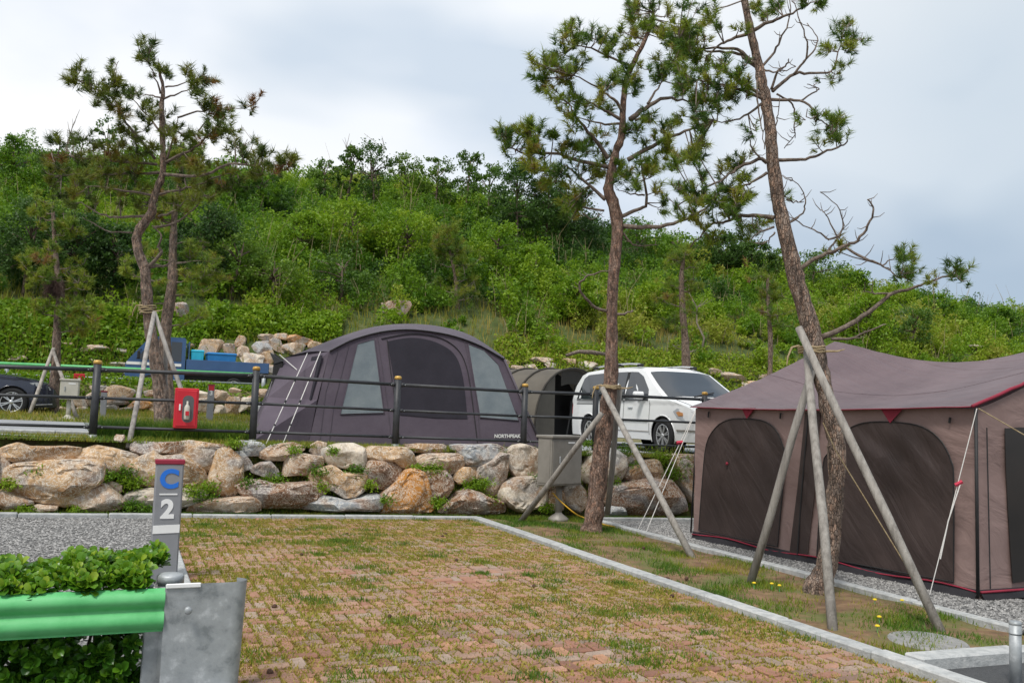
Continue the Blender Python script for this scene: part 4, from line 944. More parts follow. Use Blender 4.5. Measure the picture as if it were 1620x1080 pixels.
# ---------------------------------------------------------------- vehicles
def itp(T, x):
    return lerp_tab(T, x)
def wheel(parent, c, out, r, w_, name='wheel', spokes=5, rimr=.66):
    """c: centre on the outer face side, out: unit vector outwards"""
    out = out.normalized(); ty = lathe(c, [(r*.62, -w_), (r*.93, -w_), (r, -w_*.85), (r, -w_*.12), (r*.95, 0), (r*.72, .008), (r*.66, -.012)], 28, out)
    t = obj(name, ty, TYRE, parent, True)
    x, y = frame(out); V, Fc = [], []
    parts = [lathe(c, [(r*rimr, -.03), (r*rimr, -.004), (r*(rimr-.05), .002), (r*(rimr-.07), -.02)], 28, out)]
    rim = obj('rim', parts[0], RIM, t, True)
    obj('hub_well', lathe(c, [(r*(rimr-.06), -.10), (r*(rimr-.06), -.075)], 24, out), BLACK, t)
    for k in range(spokes):
        for da in (-.13, .13):
            a = 2*math.pi*k/spokes+.3; d1 = x*math.cos(a+da*.9)+y*math.sin(a+da*.9); d0 = x*math.cos(a+da)+y*math.sin(a+da)
            sp = -d1.cross(out)
            obj('spoke', box(c+d1*r*(rimr*.53)-out*.012, d1*r*rimr*.46, sp*r*.035, out*.012), RIM, rim)
    obj('hub', lathe(c, [(r*.14, -.03), (r*.14, .0), (r*.1, .01)], 14, out), RIM, rim, True)
    return t
class Car:
    def __init__(s, org, fwd, L, W, zb, top, belt, plan, paint, root, tum=.23):
        s.o = org; s.f = fwd; s.l = Vector((-fwd.y, fwd.x, 0)); s.L, s.W, s.zb, s.top, s.belt, s.plan, s.tum = L, W, zb, top, belt, plan, tum
        s.paint, s.root = paint, root
    def hw(s, x, z):
        b = itp(s.belt, x); w_ = s.W/2*itp(s.plan, x)
        if z > b: w_ *= 1-s.tum*min(1, (z-b)/.68)**1.15
        else: w_ *= 1-.045*abs((z-.62)/.5)**2
        return w_
    def pt(s, x, y, z): return s.o+s.f*x+s.l*y+ZV*z
    def side(s, x, z, sgn, off=0):
        p = s.pt(x, sgn*(s.hw(x, z)+off), z); return p
    def body(s, wheels, wr):
        xs = sorted(set(list(np.linspace(0, s.L, 97))+[p[0] for p in s.top])); nz, nt_ = 22, 8
        V, Fc = [], []
        ring = 2*(nz+1)+nt_-1
        for x in xs:
            zt = itp(s.top, x); zr = .05
            rowR, rowL = [], []
            for j in range(nz+1):
                z = s.zb+(zt-zr-s.zb)*j/nz; h = s.hw(x, z); rowR.append((x, -h, z)); rowL.append((x, h, z))
            h = s.hw(x, zt-zr); mid = []
            for k in range(1, nt_):
                yy = -h+2*h*k/nt_; q = abs(yy)/h; mid.append((x, yy, zt-zr+zr*(1-q**4)))
            for p in rowR+mid+rowL[::-1]: V.append(p)
        n = ring; keep = []
        for i in range(len(xs)-1):
            for j in range(n-1):
                q = (i*n+j, (i+1)*n+j, (i+1)*n+j+1, i*n+j+1)
                cx = sum(V[a][0] for a in q)/4; cz = sum(V[a][2] for a in q)/4; sidef = j < nz or j >= n-1-nz
                if sidef and any((cx-wx)**2+(cz-wz)**2 < wr**2 for wx, wz in wheels): continue
                keep.append(q)
        used = {}
        for q in keep:
            for a in q: used[a] = 1
        cnt = {}
        for i, p in enumerate(V):
            j = i % n
            if j <= nz or j >= n-1-nz:
                for wx, wz in wheels:
                    d = math.hypot(p[0]-wx, p[2]-wz)
                    if d < wr+.03 and i in used and d > 1e-3:
                        f = max(wr, d) if d > wr+.02 else wr; V[i] = (wx+(p[0]-wx)/d*f, p[1], wz+(p[2]-wz)/d*f)
        W_ = [s.pt(*p) for p in V]
        keep.append(tuple(range(n))); keep.append(tuple(range((len(xs)-1)*n, len(xs)*n))[::-1])
        b = obj('body', (W_, keep), s.paint, s.root, True); s.b = b
        md = b.modifiers.new('es', 'EDGE_SPLIT'); md.split_angle = rad(38)
        for wx, wz in wheels:
            for sg in (-1, 1):
                pts = [s.side(wx+wr*1.0*math.cos(a), wz+wr*1.0*math.sin(a), sg, .004) for a in np.linspace(-.35, math.pi+.35, 24)]
                obj('arch_lip', tube(pts, .012, 5), s.paint, b, True)
                cw = s.pt(wx, sg*(s.W/2-.18), wz); obj('wheel_well', lathe(cw, [(wr*.99, -.14), (wr*.99, .12)], 20, s.l*sg), DARKIN, b)
        obj('underbody', box(s.pt(s.L/2, 0, s.zb+.08), s.f*(s.L/2-.35), s.l*(s.W/2-.28), ZV*.1), BLACK, b)
        return b
    def win(s, name, poly, sgn, m, parent, off=.006, k=3):
        P = []
        for i, a in enumerate(poly):
            c = poly[(i+1) % len(poly)]
            for q in range(k): t = q/k; P.append((a[0]+(c[0]-a[0])*t, a[1]+(c[1]-a[1])*t))
        pts = [s.side(x, z, sgn, off) for x, z in P]
        if sgn < 0: pass
        return obj(name, slab(pts, s.l*sgn, .008), m, parent)
    def screen(s, name, x0, x1, fw, m, parent, off=.01, n=10, inset=.0):
        def f(a, b):
            x = x0+(x1-x0)*b; zt = itp(s.top, x); h = s.hw(x, zt-.05)*fw; y = h*(2*a-1); q = abs(2*a-1)*fw
            sl = (itp(s.top, x+.03)-itp(s.top, x-.03))/.06; nn = Vector((-sl, 0, 1)).normalized()
            return s.pt(x+nn.x*off, y, zt-.05+.05*(1-q**4)+nn.z*off)
        return obj(name, grid(f, n, n), m, parent, True)
# white people carrier beside the olive tent
wg = at(1048, 717, 16.9); hv_ = -DV.copy()
vr = thing('van', Vector((wg.x, wg.y, wg.z)), 'white people carrier with roof rails parked behind the leaning pine', 'van')
Lv, Wv = 4.81, 1.88; org = wg-hv_*3.87+Vector((-hv_.y, hv_.x, 0))*(Wv/2-.03); org.z = wg.z
vtop = [(0, .98), (.04, 1.10), (.16, 1.40), (.34, 1.62), (.6, 1.69), (1.3, 1.735), (2.2, 1.735), (2.75, 1.70), (3.02, 1.63), (3.45, 1.36), (3.92, 1.09), (4.25, 1.02), (4.55, .93), (4.72, .83), (4.81, .66)]
vbelt = [(0, 1.0), (2.2, .985), (3.9, .96), (4.81, .9)]
vplan = [(0, .90), (.12, .96), (.5, 1.0), (3.6, 1.0), (4.2, .97), (4.55, .88), (4.72, .76), (4.81, .62)]
van = Car(org, hv_, Lv, Wv, .24, vtop, vbelt, vplan, CARW, vr, .20)
whs = [(.97, .335), (3.87, .335)]
vb = van.body(whs, .385)
for sg in (-1, 1):
    van.win('side_window', [(.36, 1.03), (.50, 1.50), (.66, 1.575), (1.42, 1.60), (1.42, 1.02)], sg, GLASS, vb)
    van.win('side_window', [(1.50, 1.02), (1.50, 1.60), (2.34, 1.60), (2.40, 1.01)], sg, GLASS, vb)
    van.win('side_window', [(2.50, 1.01), (2.44, 1.60), (2.74, 1.585), (2.98, 1.49), (3.30, 1.22), (3.36, 1.01)], sg, GLASS, vb)
    for (xa, xb) in ((1.41, 1.51), (2.335, 2.51)): van.win('pillar', [(xa, 1.03), (xa, 1.595), (xb-.03, 1.595), (xb, 1.03)], sg, BLACK, vb, .004)
    obj('waist_seal', tube([van.side(x, 1.005, sg, .004) for x in np.linspace(.38, 3.36, 16)], .009, 4), BLACK, vb)
    for x0 in (1.46, 2.44, 3.42):
        obj('door_gap', tube([van.side(x0, z, sg, .002) for z in np.linspace(.34, 1.0, 8)], .005, 4), BLACK, vb)
    obj('side_moulding', tube([van.side(x, .60, sg, .006) for x in np.linspace(1.45, 3.38, 12)], .014, 5), CARW, vb)
    obj('sill_line', tube([van.side(x, .40, sg, .004) for x in np.linspace(1.4, 3.4, 12)], .008, 5), STEEL, vb)
    obj('slide_track', tube([van.side(x, .93, sg, .003) for x in np.linspace(.35, 1.1, 8)], .008, 4), BLACK, vb)
    for x0 in (1.75, 2.62): obj('door_handle', tube([van.side(x0, .86, sg, .012), van.side(x0+.17, .86, sg, .012)], .014, 6), RIM, vb)
    mp_ = van.side(3.18, 1.10, sg, .13); mo = obj('mirror', box(mp_, hv_*.065, van.l*.11, ZV*.075, .03), CARW, vb)
    obj('mirror_arm', tube([van.side(3.22, 1.02, sg, -.01), mp_], .02, 6), BLACK, mo)
    rr_ = [van.pt(x, sg*(van.hw(x, itp(vtop, x)-.05)-.10), itp(vtop, x)+.045) for x in np.linspace(.75, 2.6, 14)]
    rl = obj('roof_rail', tube([rr_[0]-ZV*.06]+rr_+[rr_[-1]-ZV*.06], .018, 6), RIM, vb, True)
    for i in (0, 7, 13): obj('rail_foot', box(rr_[i]-ZV*.02, hv_*.10, van.l*.022, ZV*.03, .01), BLACK, rl)
    hl = [van.side(x, z, sg, .008) for x, z in ((4.20, .80), (4.30, .86), (4.62, .80), (4.76, .70), (4.74, .58), (4.50, .60), (4.30, .68))]
    hl_ = obj('headlight', slab(hl, (van.l*sg+hv_).normalized(), .01), LAMP, vb)
    obj('indicator', slab([van.side(x, z, sg, .014) for x, z in ((4.28, .785), (4.34, .80), (4.44, .775), (4.45, .72), (4.34, .715))], van.l*sg, .008), AMBER, hl_)
    obj('tail_light', slab([van.side(x, z, sg, .006) for x, z in ((.01, .95), (.10, .98), (.12, .70), (.01, .68))], van.l*sg, .008), TAILR, vb)
    obj('front_bumper_trim', tube([van.side(x, .45, sg, .006) for x in np.linspace(4.3, 4.8, 6)], .018, 5), STEEL, vb)
    for wx, wz in whs: wheel(vr, van.pt(wx, sg*(Wv/2-.015), wz), van.l*sg, .335, .21, spokes=7)
van.screen('windscreen', 3.90, 3.06, .90, GLASS, vb); van.screen('rear_window', .13, .33, .86, GLASS, vb)
for y0 in (-.25, .45):
    a = van.pt(3.93, y0, 1.10); b = van.pt(3.80, y0+.55, 1.195); obj('wiper', tube([a, b], .012, 5), BLACK, vb)
obj('bonnet_gap', tube([van.pt(x, -van.hw(x, itp(vtop, x)-.05)+.06, itp(vtop, x)-.01) for x in np.linspace(3.95, 4.6, 8)], .005, 4), BLACK, vb)
# navy car at the left edge
ng = at(16, 659, 21.8); ns = thing('car', ng, 'navy blue car with alloy wheels cut off by the left edge', 'car')
Ln, Wn = 4.6, 1.86; fn_ = TV.copy(); orgn = ng-fn_*3.62+Vector((-fn_.y, fn_.x, 0))*(Wn/2-.03); orgn.z = ng.z
ntop = [(0, .95), (.05, 1.1), (.3, 1.5), (.7, 1.62), (1.4, 1.66), (2.1, 1.62), (2.4, 1.5), (2.75, 1.26), (3.05, 1.08), (3.6, 1.03), (4.1, .95), (4.4, .85), (4.52, .74), (4.6, .58)]
nplan = [(0, .88), (.15, .96), (.5, 1), (3.6, 1), (4.1, .95), (4.35, .86), (4.5, .75), (4.6, .6)]
nav = Car(orgn, fn_, Ln, Wn, .25, ntop, [(0, 1.0), (3, .97), (4.6, .88)], nplan, CARN, ns, .2)
nw = [(.9, .36), (3.62, .36)]; nb = nav.body(nw, .405)
for sg in (-1, 1):
    nav.win('side_window', [(.45, 1.03), (.62, 1.42), (1.3, 1.54), (1.3, 1.02)], sg, GLASS, nb)
    nav.win('side_window', [(1.38, 1.02), (1.38, 1.54), (2.05, 1.5), (2.5, 1.2), (2.7, 1.0)], sg, GLASS, nb)
    obj('headlight', slab([nav.side(x, z, sg, .01) for x, z in ((3.98, .84), (4.15, .87), (4.42, .76), (4.46, .68), (4.2, .74))], nav.l*sg, .01), LAMP, nb)
    obj('bumper_trim', tube([nav.side(x, .30+.09*(x-4.1), sg, .012) for x in np.linspace(4.15, 4.5, 6)], .016, 5), RIM, nb)
    for wx, wz in nw: wheel(ns, nav.pt(wx, sg*(Wn/2-.015), wz), nav.l*sg, .36, .23, spokes=6, rimr=.7)
nav.screen('windscreen', 3.0, 2.15, .9, GLASS, nb)
# blue pickup truck on the upper terrace
tg = onv(196, 606, 21.8); tu = (tg-P0).dot(TV); tk0 = SP(tu, 22.0); tz = 1.6+(9)*33/F
def tp(x, y, z): return P0+TV*(tu+x)+DV*(22.0+y)+ZV*(tk0.z-.12+z)
tk = thing('pickup_truck', tp(2.5, .8, .05), 'dark blue flatbed truck carrying blue tubs on the upper terrace', 'truck')
cab_prof = [(.0, .35), (.0, .95), (.10, 1.12), (.75, 1.93), (.95, 1.98), (1.95, 1.98), (2.0, 1.9), (2.0, .35)]
V_, F_ = slab([tp(x, 0, z) for x, z in cab_prof], -DV, 1.6)
cabm = obj('cab', (V_, F_), TRUCKB, tk)
obj('side_window', slab([tp(x, -.008, z) for x, z in ((.34, 1.14), (.86, 1.82), (1.42, 1.82), (1.42, 1.12))], -DV, .01), GLASS, cabm)
obj('side_window', slab([tp(x, -.008, z) for x, z in ((1.50, 1.12), (1.50, 1.82), (1.86, 1.82), (1.86, 1.12))], -DV, .01), GLASS, cabm)
obj('windscreen', slab([tp(.12, .12, 1.16), tp(.12, 1.48, 1.16), tp(.70, 1.42, 1.89), tp(.70, .18, 1.89)], -TV, .012), GLASS, cabm)
obj('mirror', box(tp(.42, -.18, 1.28), TV*.05, DV*.09, ZV*.14, .02), BLACK, cabm); obj('mirror_arm', tube([tp(.5, 0, 1.5), tp(.42, -.18, 1.42)], .014, 6), BLACK, cabm)
obj('waist_stripe', box(tp(.95, -.008, .98), TV*.92, DV*.006, ZV*.05), WHITEP, cabm)
obj('headlight', box(tp(-.01, .16, .68), TV*.02, DV*.12, ZV*.09, .01), LAMP, cabm)
obj('bumper', box(tp(-.02, .8, .45), TV*.06, DV*.8, ZV*.12, .02), BLACK, cabm)
for (a, b, y) in ((2.06, 4.98, 0), (2.06, 4.98, 1.6)): obj('bed_side', box(tp((a+b)/2, y, 1.02), TV*(b-a)/2, DV*.02, ZV*.19, .008), TRUCKB, tk)
for x in (2.06, 4.98): obj('bed_gate', box(tp(x, .8, 1.02), TV*.02, DV*.79, ZV*.19, .008), TRUCKB, tk)
obj('bed_floor', box(tp(3.52, .8, .83), TV*1.45, DV*.8, ZV*.04), BLACK, tk); obj('chassis', box(tp(2.6, .8, .58), TV*2.4, DV*.4, ZV*.1), BLACK, tk)
obj('headboard', box(tp(2.12, .8, 1.5), TV*.02, DV*.75, ZV*.35, .01), TRUCKB, tk)
for wx in (.85, 3.75):
    for sg, y in ((-1, -.02), (1, 1.62)): wheel(tk, tp(wx, y, .30), DV*sg*1.0, .30, .2, spokes=6)
def tub(x, y, z, a, b, c, m, label):
    t = thing('plastic_tub', tp(x, y, z), label, 'tub'); C = tp(x, y, z+c/2)
    V_, F_ = box(C, TV*a/2, DV*b/2, ZV*c/2, .02); V_ = [v+(v-C)*(.10 if v.z > C.z else -.02) for v in V_]; obj('shell', (V_, F_), m, t)
    obj('rim', box(tp(x, y, z+c-.02), TV*a*.57, DV*b*.57, ZV*.025, .01), m, t)
    for i in (-1, 1): obj('rib', box(C+TV*a*.25*i-DV*(b*.52), TV*.02, DV*.012, ZV*c*.4), m, t)
tub(3.28, .5, .87, .95, .8, .62, TUB, 'big blue plastic tub in the bed of the blue truck')
tub(2.42, .35, .87, .42, .42, .68, CYAN, 'small turquoise box standing behind the truck cab')

# ---------------------------------------------------------------- needle tufts and pines
def needles(cs, axs, Ls, n, seed, wid=.0065, tint=None, spread=.75, core=.5):
    """cs (m,3) tuft centres, axs (m,3) shoot axes, Ls (m) needle lengths -> triangles"""
    r = np.random.default_rng(seed); cs = np.asarray(cs, float); m = len(cs)
    axs = np.asarray(axs, float); axs /= np.linalg.norm(axs, axis=1)[:, None]
    C = np.repeat(cs, n, 0); A = np.repeat(axs, n, 0); L = np.repeat(np.asarray(Ls), n)*r.uniform(.65, 1.1, m*n)
    t = r.uniform(-.9, .6, m*n)
    base = C+A*(t*L*core*1.6)[:, None]
    d = r.normal(size=(m*n, 3)); d -= A*np.sum(d*A, 1)[:, None]; d /= np.linalg.norm(d, axis=1)[:, None]
    dr = d*spread+A*r.uniform(.25, .95, m*n)[:, None]; dr /= np.linalg.norm(dr, axis=1)[:, None]
    tip = base+dr*L[:, None]; tip[:, 2] -= .06*L
    sd_ = np.cross(dr, r.normal(size=(m*n, 3))); sd_ /= np.linalg.norm(sd_, axis=1)[:, None]; sd_ *= wid*.5
    V = np.stack([base-sd_, base+sd_, tip], 1).reshape(-1, 3); Q = np.arange(m*n*3).reshape(-1, 3)
    tn_ = np.repeat(np.asarray(tint), n)+r.normal(0, .07, m*n); T = np.repeat(np.clip(tn_, 0, 1), 3)
    return V, Q, T
def merge(parts):
    V, Q, T, b = [], [], [], 0
    for v, q, t in parts: V.append(v); Q.append(q+b); T.append(t); b += len(v)
    return np.vstack(V), np.vstack(Q), np.concatenate(T)
def pine(name, label, D0, base, trunk, branches, tufts, seed, bark=BARK, nmat=NEEDLE, nlen=.17, tint=(.15, .75), dup=.6, nn=110, brown=0.0, twr=.006, dspread=.5, wid=.0065, cat='pine tree'):
    r = np.random.default_rng(seed)
    t = thing(name, base, label, cat)
    tr = [tuple(p) for p in spline([tuple(map(float, p)) for p in trunk], 4)]
    n0 = len(tr); pts, rs = [], []
    for i, (px, py, rp) in enumerate(tr):
        P = at(px, py, D0); pts.append(P+Vector((r.normal()*.004, 0, 0))); rs.append(max(.012, rp*D0/F*(1+.06*r.normal())))
    obj('trunk', tube([pts[0]-ZV*.15]+pts, [rs[0]*1.15]+rs, 14), bark, t, True)
    npx, npt = [], []            # skeleton samples for hanging the tufts
    for (px, py, rp), P in zip(tr[n0//2:], pts[n0//2:]): npx.append((px, py)); npt.append(P)
    for br in branches:
        r0 = br[0]; dead = len(br) > 2 and br[2] == 'd'; bp = [tuple(p) for p in spline([tuple(map(float, p)) for p in br[1]], 4)]
        Lm = sum(math.dist(a, b) for a, b in zip(bp, bp[1:]))*D0/F; dz = r.uniform(-.55, .45)*Lm
        # start on the trunk where it crosses
        k = len(bp); W_ = []; R_ = []
        for i, (px, py) in enumerate(bp):
            f = i/(k-1); W_.append(at(px+r.normal()*.9*min(1, 3*f), py+r.normal()*.9*min(1, 3*f), D0+dz*f+.03*r.normal()*f)); R_.append(max(.0045, r0*.78*D0/F*(1-.72*f)))
        obj('branch', tube(W_, R_, 7), (TWIG if not dead else TWIG), t, True)
        if not dead:
            for q, P in zip(bp[k//4:], W_[k//4:]): npx.append(q); npt.append(P)
        else:                     # dead side twigs
            tw = []
            for i in range(max(2, k//3)):
                j = r.integers(k//3, k); d = Vector((r.normal(), r.normal()*.5, r.normal()*.6+.3)).normalized()*r.uniform(.05, .16)
                tw.append(tube([W_[j], W_[j]+d*.6, W_[j]+d+Vector((0, 0, .03))], [.005, .004, .002], 4))
            obj('dead_twigs', join(*tw), TWIG, t)['kind'] = 'stuff'
    npx = np.array(npx); cs, ax, tn_, tw = [], [], [], []
    for (px, py, rp) in tufts:
        d = np.hypot(npx[:, 0]-px, npx[:, 1]-py); j = int(d.argmin()); near = npt[j]
        reps = 1+(r.random() < dup)+(r.random() < dup*.4)
        for q in range(reps):
            if q == 0: D = near.y+r.normal()*.10; jx = jy = 0
            else: D = near.y+r.normal()*dspread; jx, jy = r.normal()*9, r.normal()*7
            D = max(D0-1.6, min(D0+1.6, D)); P = at(px+jx, py+jy, D)
            dv = P-near; a = (dv.normalized() if dv.length > .02 else Vector((0, 0, 1)))*.55+Vector((r.normal()*.3, r.normal()*.3, .75))
            tb = r.uniform(*tint) if r.random() > brown else .97
            for q2 in range(int(r.integers(2, 6))):
                of = Vector((r.normal(), r.normal(), r.normal()*.75))*nlen*.42; a2 = a.normalized()*.9+of.normalized()*.8+Vector((0, 0, .25))
                cs.append((P+of)[:]); ax.append(a2[:]); tn_.append(tb+r.normal()*.10)
                tw.append(tube([P-a.normalized()*.03, P+of*.6, P+of+a2.normalized()*nlen*.45], [twr*.8, twr*.7, twr*.5], 4, False))
            mid = near.lerp(P, .55)-ZV*.03*dv.length; tw.append(tube([near, mid, P, P+a.normalized()*.07], [twr*1.6, twr*1.2, twr, twr*.7], 4, False))
    obj('twigs', join(*tw), TWIG, t)['kind'] = 'stuff'
    Ls = np.array([nlen*r.uniform(.5, .95) for _ in cs])
    V, Q, T = needles(cs, ax, Ls, nn, seed+1, wid=wid, tint=tn_, spread=.8)
    npmesh('needle_crown', V, Q, nmat, t, T)['kind'] = 'stuff'
    return t
def Z(x0, y0, s, pts, r=20): return [(x0+a/s, y0+b/s, r) for a, b in pts]
def ZB(x0, y0, s, r, pts, *k): return (r, [(x0+a/s, y0+b/s) for a, b in pts], *k)
# ---- centre pine, leaning against its props
c_tr = [(936, 842, 17), (940, 815, 14.5), (946, 760, 13.5), (953, 700, 13), (962, 640, 12.5), (967, 590, 11), (968, 540, 9.5), (968, 490, 9), (972, 420, 9), (977, 362, 9.5), (971, 325, 9.5), (963, 303, 8.5), (966, 280, 7.5), (975, 240, 6.5), (983, 215, 6), (986, 170, 5), (990, 130, 4.2), (1010, 85, 4), (1028, 45, 3), (1034, 20, 2.5)]
a1 = (780, 0, 4.5); a2 = (780, 200, 4.5)
c_br = [ZB(*a2, 4.5, [(800, 520), (720, 450), (580, 330), (520, 270)]), ZB(*a2, 4.5, [(820, 290), (560, 230), (420, 190), (230, 190), (120, 150)]), ZB(*a2, 5, [(820, 230), (740, 110), (660, 20), (600, -60), (540, -160)]),
 ZB(*a2, 2.6, [(790, 600), (640, 570), (540, 520), (460, 450)], 'd'), ZB(*a2, 5.5, [(930, 710), (1100, 720), (1280, 690), (1450, 630), (1560, 540)]), ZB(*a2, 4.5, [(900, 650), (1000, 600), (1090, 570), (1085, 450), (1060, 300), (1050, 200)]),
 ZB(*a2, 5.5, [(960, 240), (1100, 160), (1250, 80), (1400, 25), (1500, -10)]), ZB(*a1, 6.5, [(980, 850), (1080, 770), (1230, 700), (1380, 720)]), ZB(*a1, 3, [(1100, 740), (1150, 660), (1195, 590), (1240, 500)]), ZB(*a1, 4, [(930, 820), (880, 730), (830, 690), (740, 620), (580, 540)]),
 ZB(*a1, 4, [(910, 850), (820, 800), (740, 760), (640, 700)]), ZB(*a1, 3.6, [(980, 470), (900, 440), (700, 345), (580, 325)]), ZB(*a1, 3, [(900, 880), (760, 880), (600, 830)]), ZB(*a1, 3, [(1010, 860), (1120, 810), (1190, 770)]),
 ZB(780, 0, 1.9286, 3.4, [(350, 950), (300, 930), (265, 880), (275, 850), (320, 830), (360, 825)], 'd'), ZB(780, 0, 1.9286, 3.4, [(375, 960), (410, 955), (430, 943)], 'd'), ZB(*a2, 2.4, [(930, 760), (980, 830), (1060, 850), (1180, 840)], 'd'), ZB(*a2, 2.2, [(1080, 490), (980, 480), (900, 455)], 'd'), ZB(*a2, 2, [(640, 620), (700, 660), (780, 620)], 'd')]
c_tf = Z(*a1, [(560,220),(620,190),(640,280),(700,230),(740,290),(800,250),(860,310),(900,220),(950,240),(960,320),(650,375),(820,370),(900,400),(560,300),(960,50),(1040,40),(1100,120),(1180,60),(1220,120),(1160,180),(1080,170),(1000,130),(1000,10),(1120,10),(320,470),(380,440),(450,420),(510,390),(480,490),(420,560),(520,580),(370,620),(440,640),(520,490),(600,470),(340,560),(450,520),
 (450,720),(540,690),(600,680),(590,780),(660,780),(540,830),(740,770),(800,600),(850,590),(760,660),(830,790),(970,480),(1000,540),(1060,480),(950,540),(1040,580),(1000,660),(1300,600),(1360,640),(1440,740),(1480,680),(60,940),(130,920),(200,930),(270,910),(330,930),(90,1010),(200,1010),(300,1030),(430,960),(560,900),(680,900),(760,920),(600,1030),(520,1020),(1000,910),(950,930),(1200,890),(1250,880),(1130,860),(1060,1000),(1230,1050),(1450,900),(1500,890),(1440,1030),
 (1230,280),(1320,240),(1400,260),(1440,220),(1300,330),(1380,340),(1330,400),(1240,480),(1180,420),(1180,520),(1340,500)]) + Z(*a2, [(60,60),(130,80),(200,50),(290,60),(100,150),(160,190),(270,180),(350,190),(290,240),(430,70),(540,130),(620,150),(680,110),(480,290),(400,310),(360,280),(500,340),(440,390),(680,310),(740,300),(700,360),(640,320),(900,250),(900,320),(860,230),(940,340),(980,400),
 (1080,110),(1240,150),(1440,190),(1480,140),(1420,210),(1300,260),(1140,250),(1200,20),(1130,360),(1160,460),(1340,440),(1420,440),(1220,540),(1180,580),(1300,540),(380,400),(560,430),(620,480),(620,560),(500,640),(680,450),(560,560),(1060,240),(1040,330)])
cb_ = gplane(935, 840)
pine('pine_tree', 'tall propped pine in the centre with a full tufted crown', cb_.y, cb_, c_tr, c_br, c_tf, 21, tint=(.15, .8), nlen=.165, nn=58, wid=.0105, dup=.45, dspread=.45)
# ---- right pine, long bare leaning trunk
r_tr = [(1290, 938, 22), (1300, 915, 18.5), (1311, 880, 15.5), (1320, 800, 13.5), (1324, 720, 13.5), (1319, 680, 13), (1309, 640, 12.5), (1301, 600, 12.5), (1293, 560, 13.5), (1280, 510, 14), (1262, 450, 13), (1250, 400, 12), (1238, 350, 11), (1230, 310, 11), (1222, 250, 10), (1218, 200, 9.5), (1212, 160, 9), (1205, 130, 8), (1197, 90, 7.2), (1188, 50, 6.4), (1177, 0, 5.6), (1168, -40, 4.5)]
b1 = (1060, 0, 4.5); b2 = (1060, 220, 4.5); b3_ = (1100, 360, 3.115)
r_br = [ZB(*b1, 5, [(640, 490), (560, 440), (480, 380), (300, 365), (180, 345)]), ZB(*b1, 4, [(600, 450), (480, 355), (340, 345), (200, 345), (60, 300)]), ZB(*b1, 4, [(560, 240), (440, 280), (340, 330), (260, 400)]), ZB(*b1, 4.5, [(650, 680), (560, 620), (430, 540), (380, 430)]), ZB(*b1, 4, [(670, 710), (560, 660), (430, 620), (300, 590), (190, 570)]), ZB(*b1, 3, [(650, 740), (560, 810), (430, 865), (310, 855)]),
 ZB(*b1, 4.5, [(590, 220), (680, 170), (780, 130), (900, 75), (1030, 10)]), ZB(*b1, 3, [(650, 480), (740, 370), (800, 260), (850, 130), (855, 0)], 'd'), ZB(*b1, 2.8, [(880, 530), (950, 440), (980, 340), (930, 170), (870, 0)], 'd'), ZB(*b1, 2.2, [(950, 440), (1030, 350), (1045, 260), (980, 175)], 'd'), ZB(*b1, 4, [(730, 650), (860, 540), (950, 520), (1110, 520), (1170, 470), (1220, 290)]), ZB(*b1, 3, [(720, 640), (770, 510), (830, 460), (845, 420)], 'd'), ZB(*b1, 2.4, [(670, 500), (760, 515), (890, 475)], 'd'),
 ZB(*b1, 3.6, [(720, 710), (830, 715), (930, 720), (1030, 790), (1060, 850), (1150, 900)]), ZB(*b1, 2, [(930, 720), (1040, 650), (1050, 625), (980, 605)], 'd'), ZB(*b1, 2.2, [(760, 670), (860, 730), (890, 800), (880, 910), (890, 960), (810, 1060)], 'd'), ZB(*b1, 1.6, [(750, 900), (770, 820), (770, 750)], 'd'), ZB(*b1, 2.2, [(620, 560), (625, 760), (650, 900), (670, 1060)], 'd'),
 ZB(*b2, 4.2, [(750, 150), (870, 150), (1000, 135), (1120, 85), (1240, 40), (1262, 10)]), ZB(*b2, 2.6, [(700, 180), (600, 90), (565, 0)], 'd'), ZB(*b2, 3.4, [(690, 240), (600, 300), (520, 330), (440, 350)]), ZB(*b2, 4.4, [(690, 170), (630, 140), (500, 200), (400, 270), (220, 370), (50, 470)]), ZB(*b2, 5, [(740, 560), (620, 545), (500, 545), (400, 590), (280, 620), (150, 770)]), ZB(*b2, 2.6, [(740, 625), (640, 660), (570, 720)], 'd'), ZB(*b2, 2, [(745, 665), (700, 720), (620, 745)], 'd'),
 ZB(*b2, 2.4, [(820, 610), (910, 560), (960, 480), (950, 380), (860, 270)], 'd'), ZB(*b2, 1.8, [(830, 430), (900, 450), (950, 450)], 'd'), ZB(*b2, 3.6, [(780, 560), (800, 440), (800, 350), (765, 310)], 'd'), ZB(*b2, 5, [(910, 940), (1000, 870), (1110, 815), (1230, 770), (1330, 720), (1410, 620), (1450, 500), (1415, 430)], 'd'), ZB(*b2, 2.8, [(1250, 770), (1380, 850), (1500, 890), (1610, 980)], 'd'), ZB(*b2, 2.4, [(1200, 690), (1130, 710), (1050, 660), (950, 610), (830, 540)], 'd'), ZB(*b2, 2.4, [(1120, 810), (1160, 740), (1230, 640), (1230, 600), (1190, 470), (1070, 375)], 'd'), ZB(*b2, 1.8, [(1190, 690), (1140, 600), (1100, 520), (1070, 505)], 'd'),
 ZB(*b3_, 6, [(620, 540), (740, 490), (850, 420), (960, 330), (1060, 300), (1130, 275), (1240, 240)]), ZB(*b3_, 2.4, [(960, 325), (880, 325), (820, 310)], 'd'), ZB(*b3_, 2.2, [(850, 160), (930, 190), (1000, 250)]), ZB(*b3_, 1.8, [(920, 190), (960, 160), (1000, 140)]), ZB(*b3_, 3.6, [(670, 548), (770, 545), (850, 510), (940, 475)], 'd')]
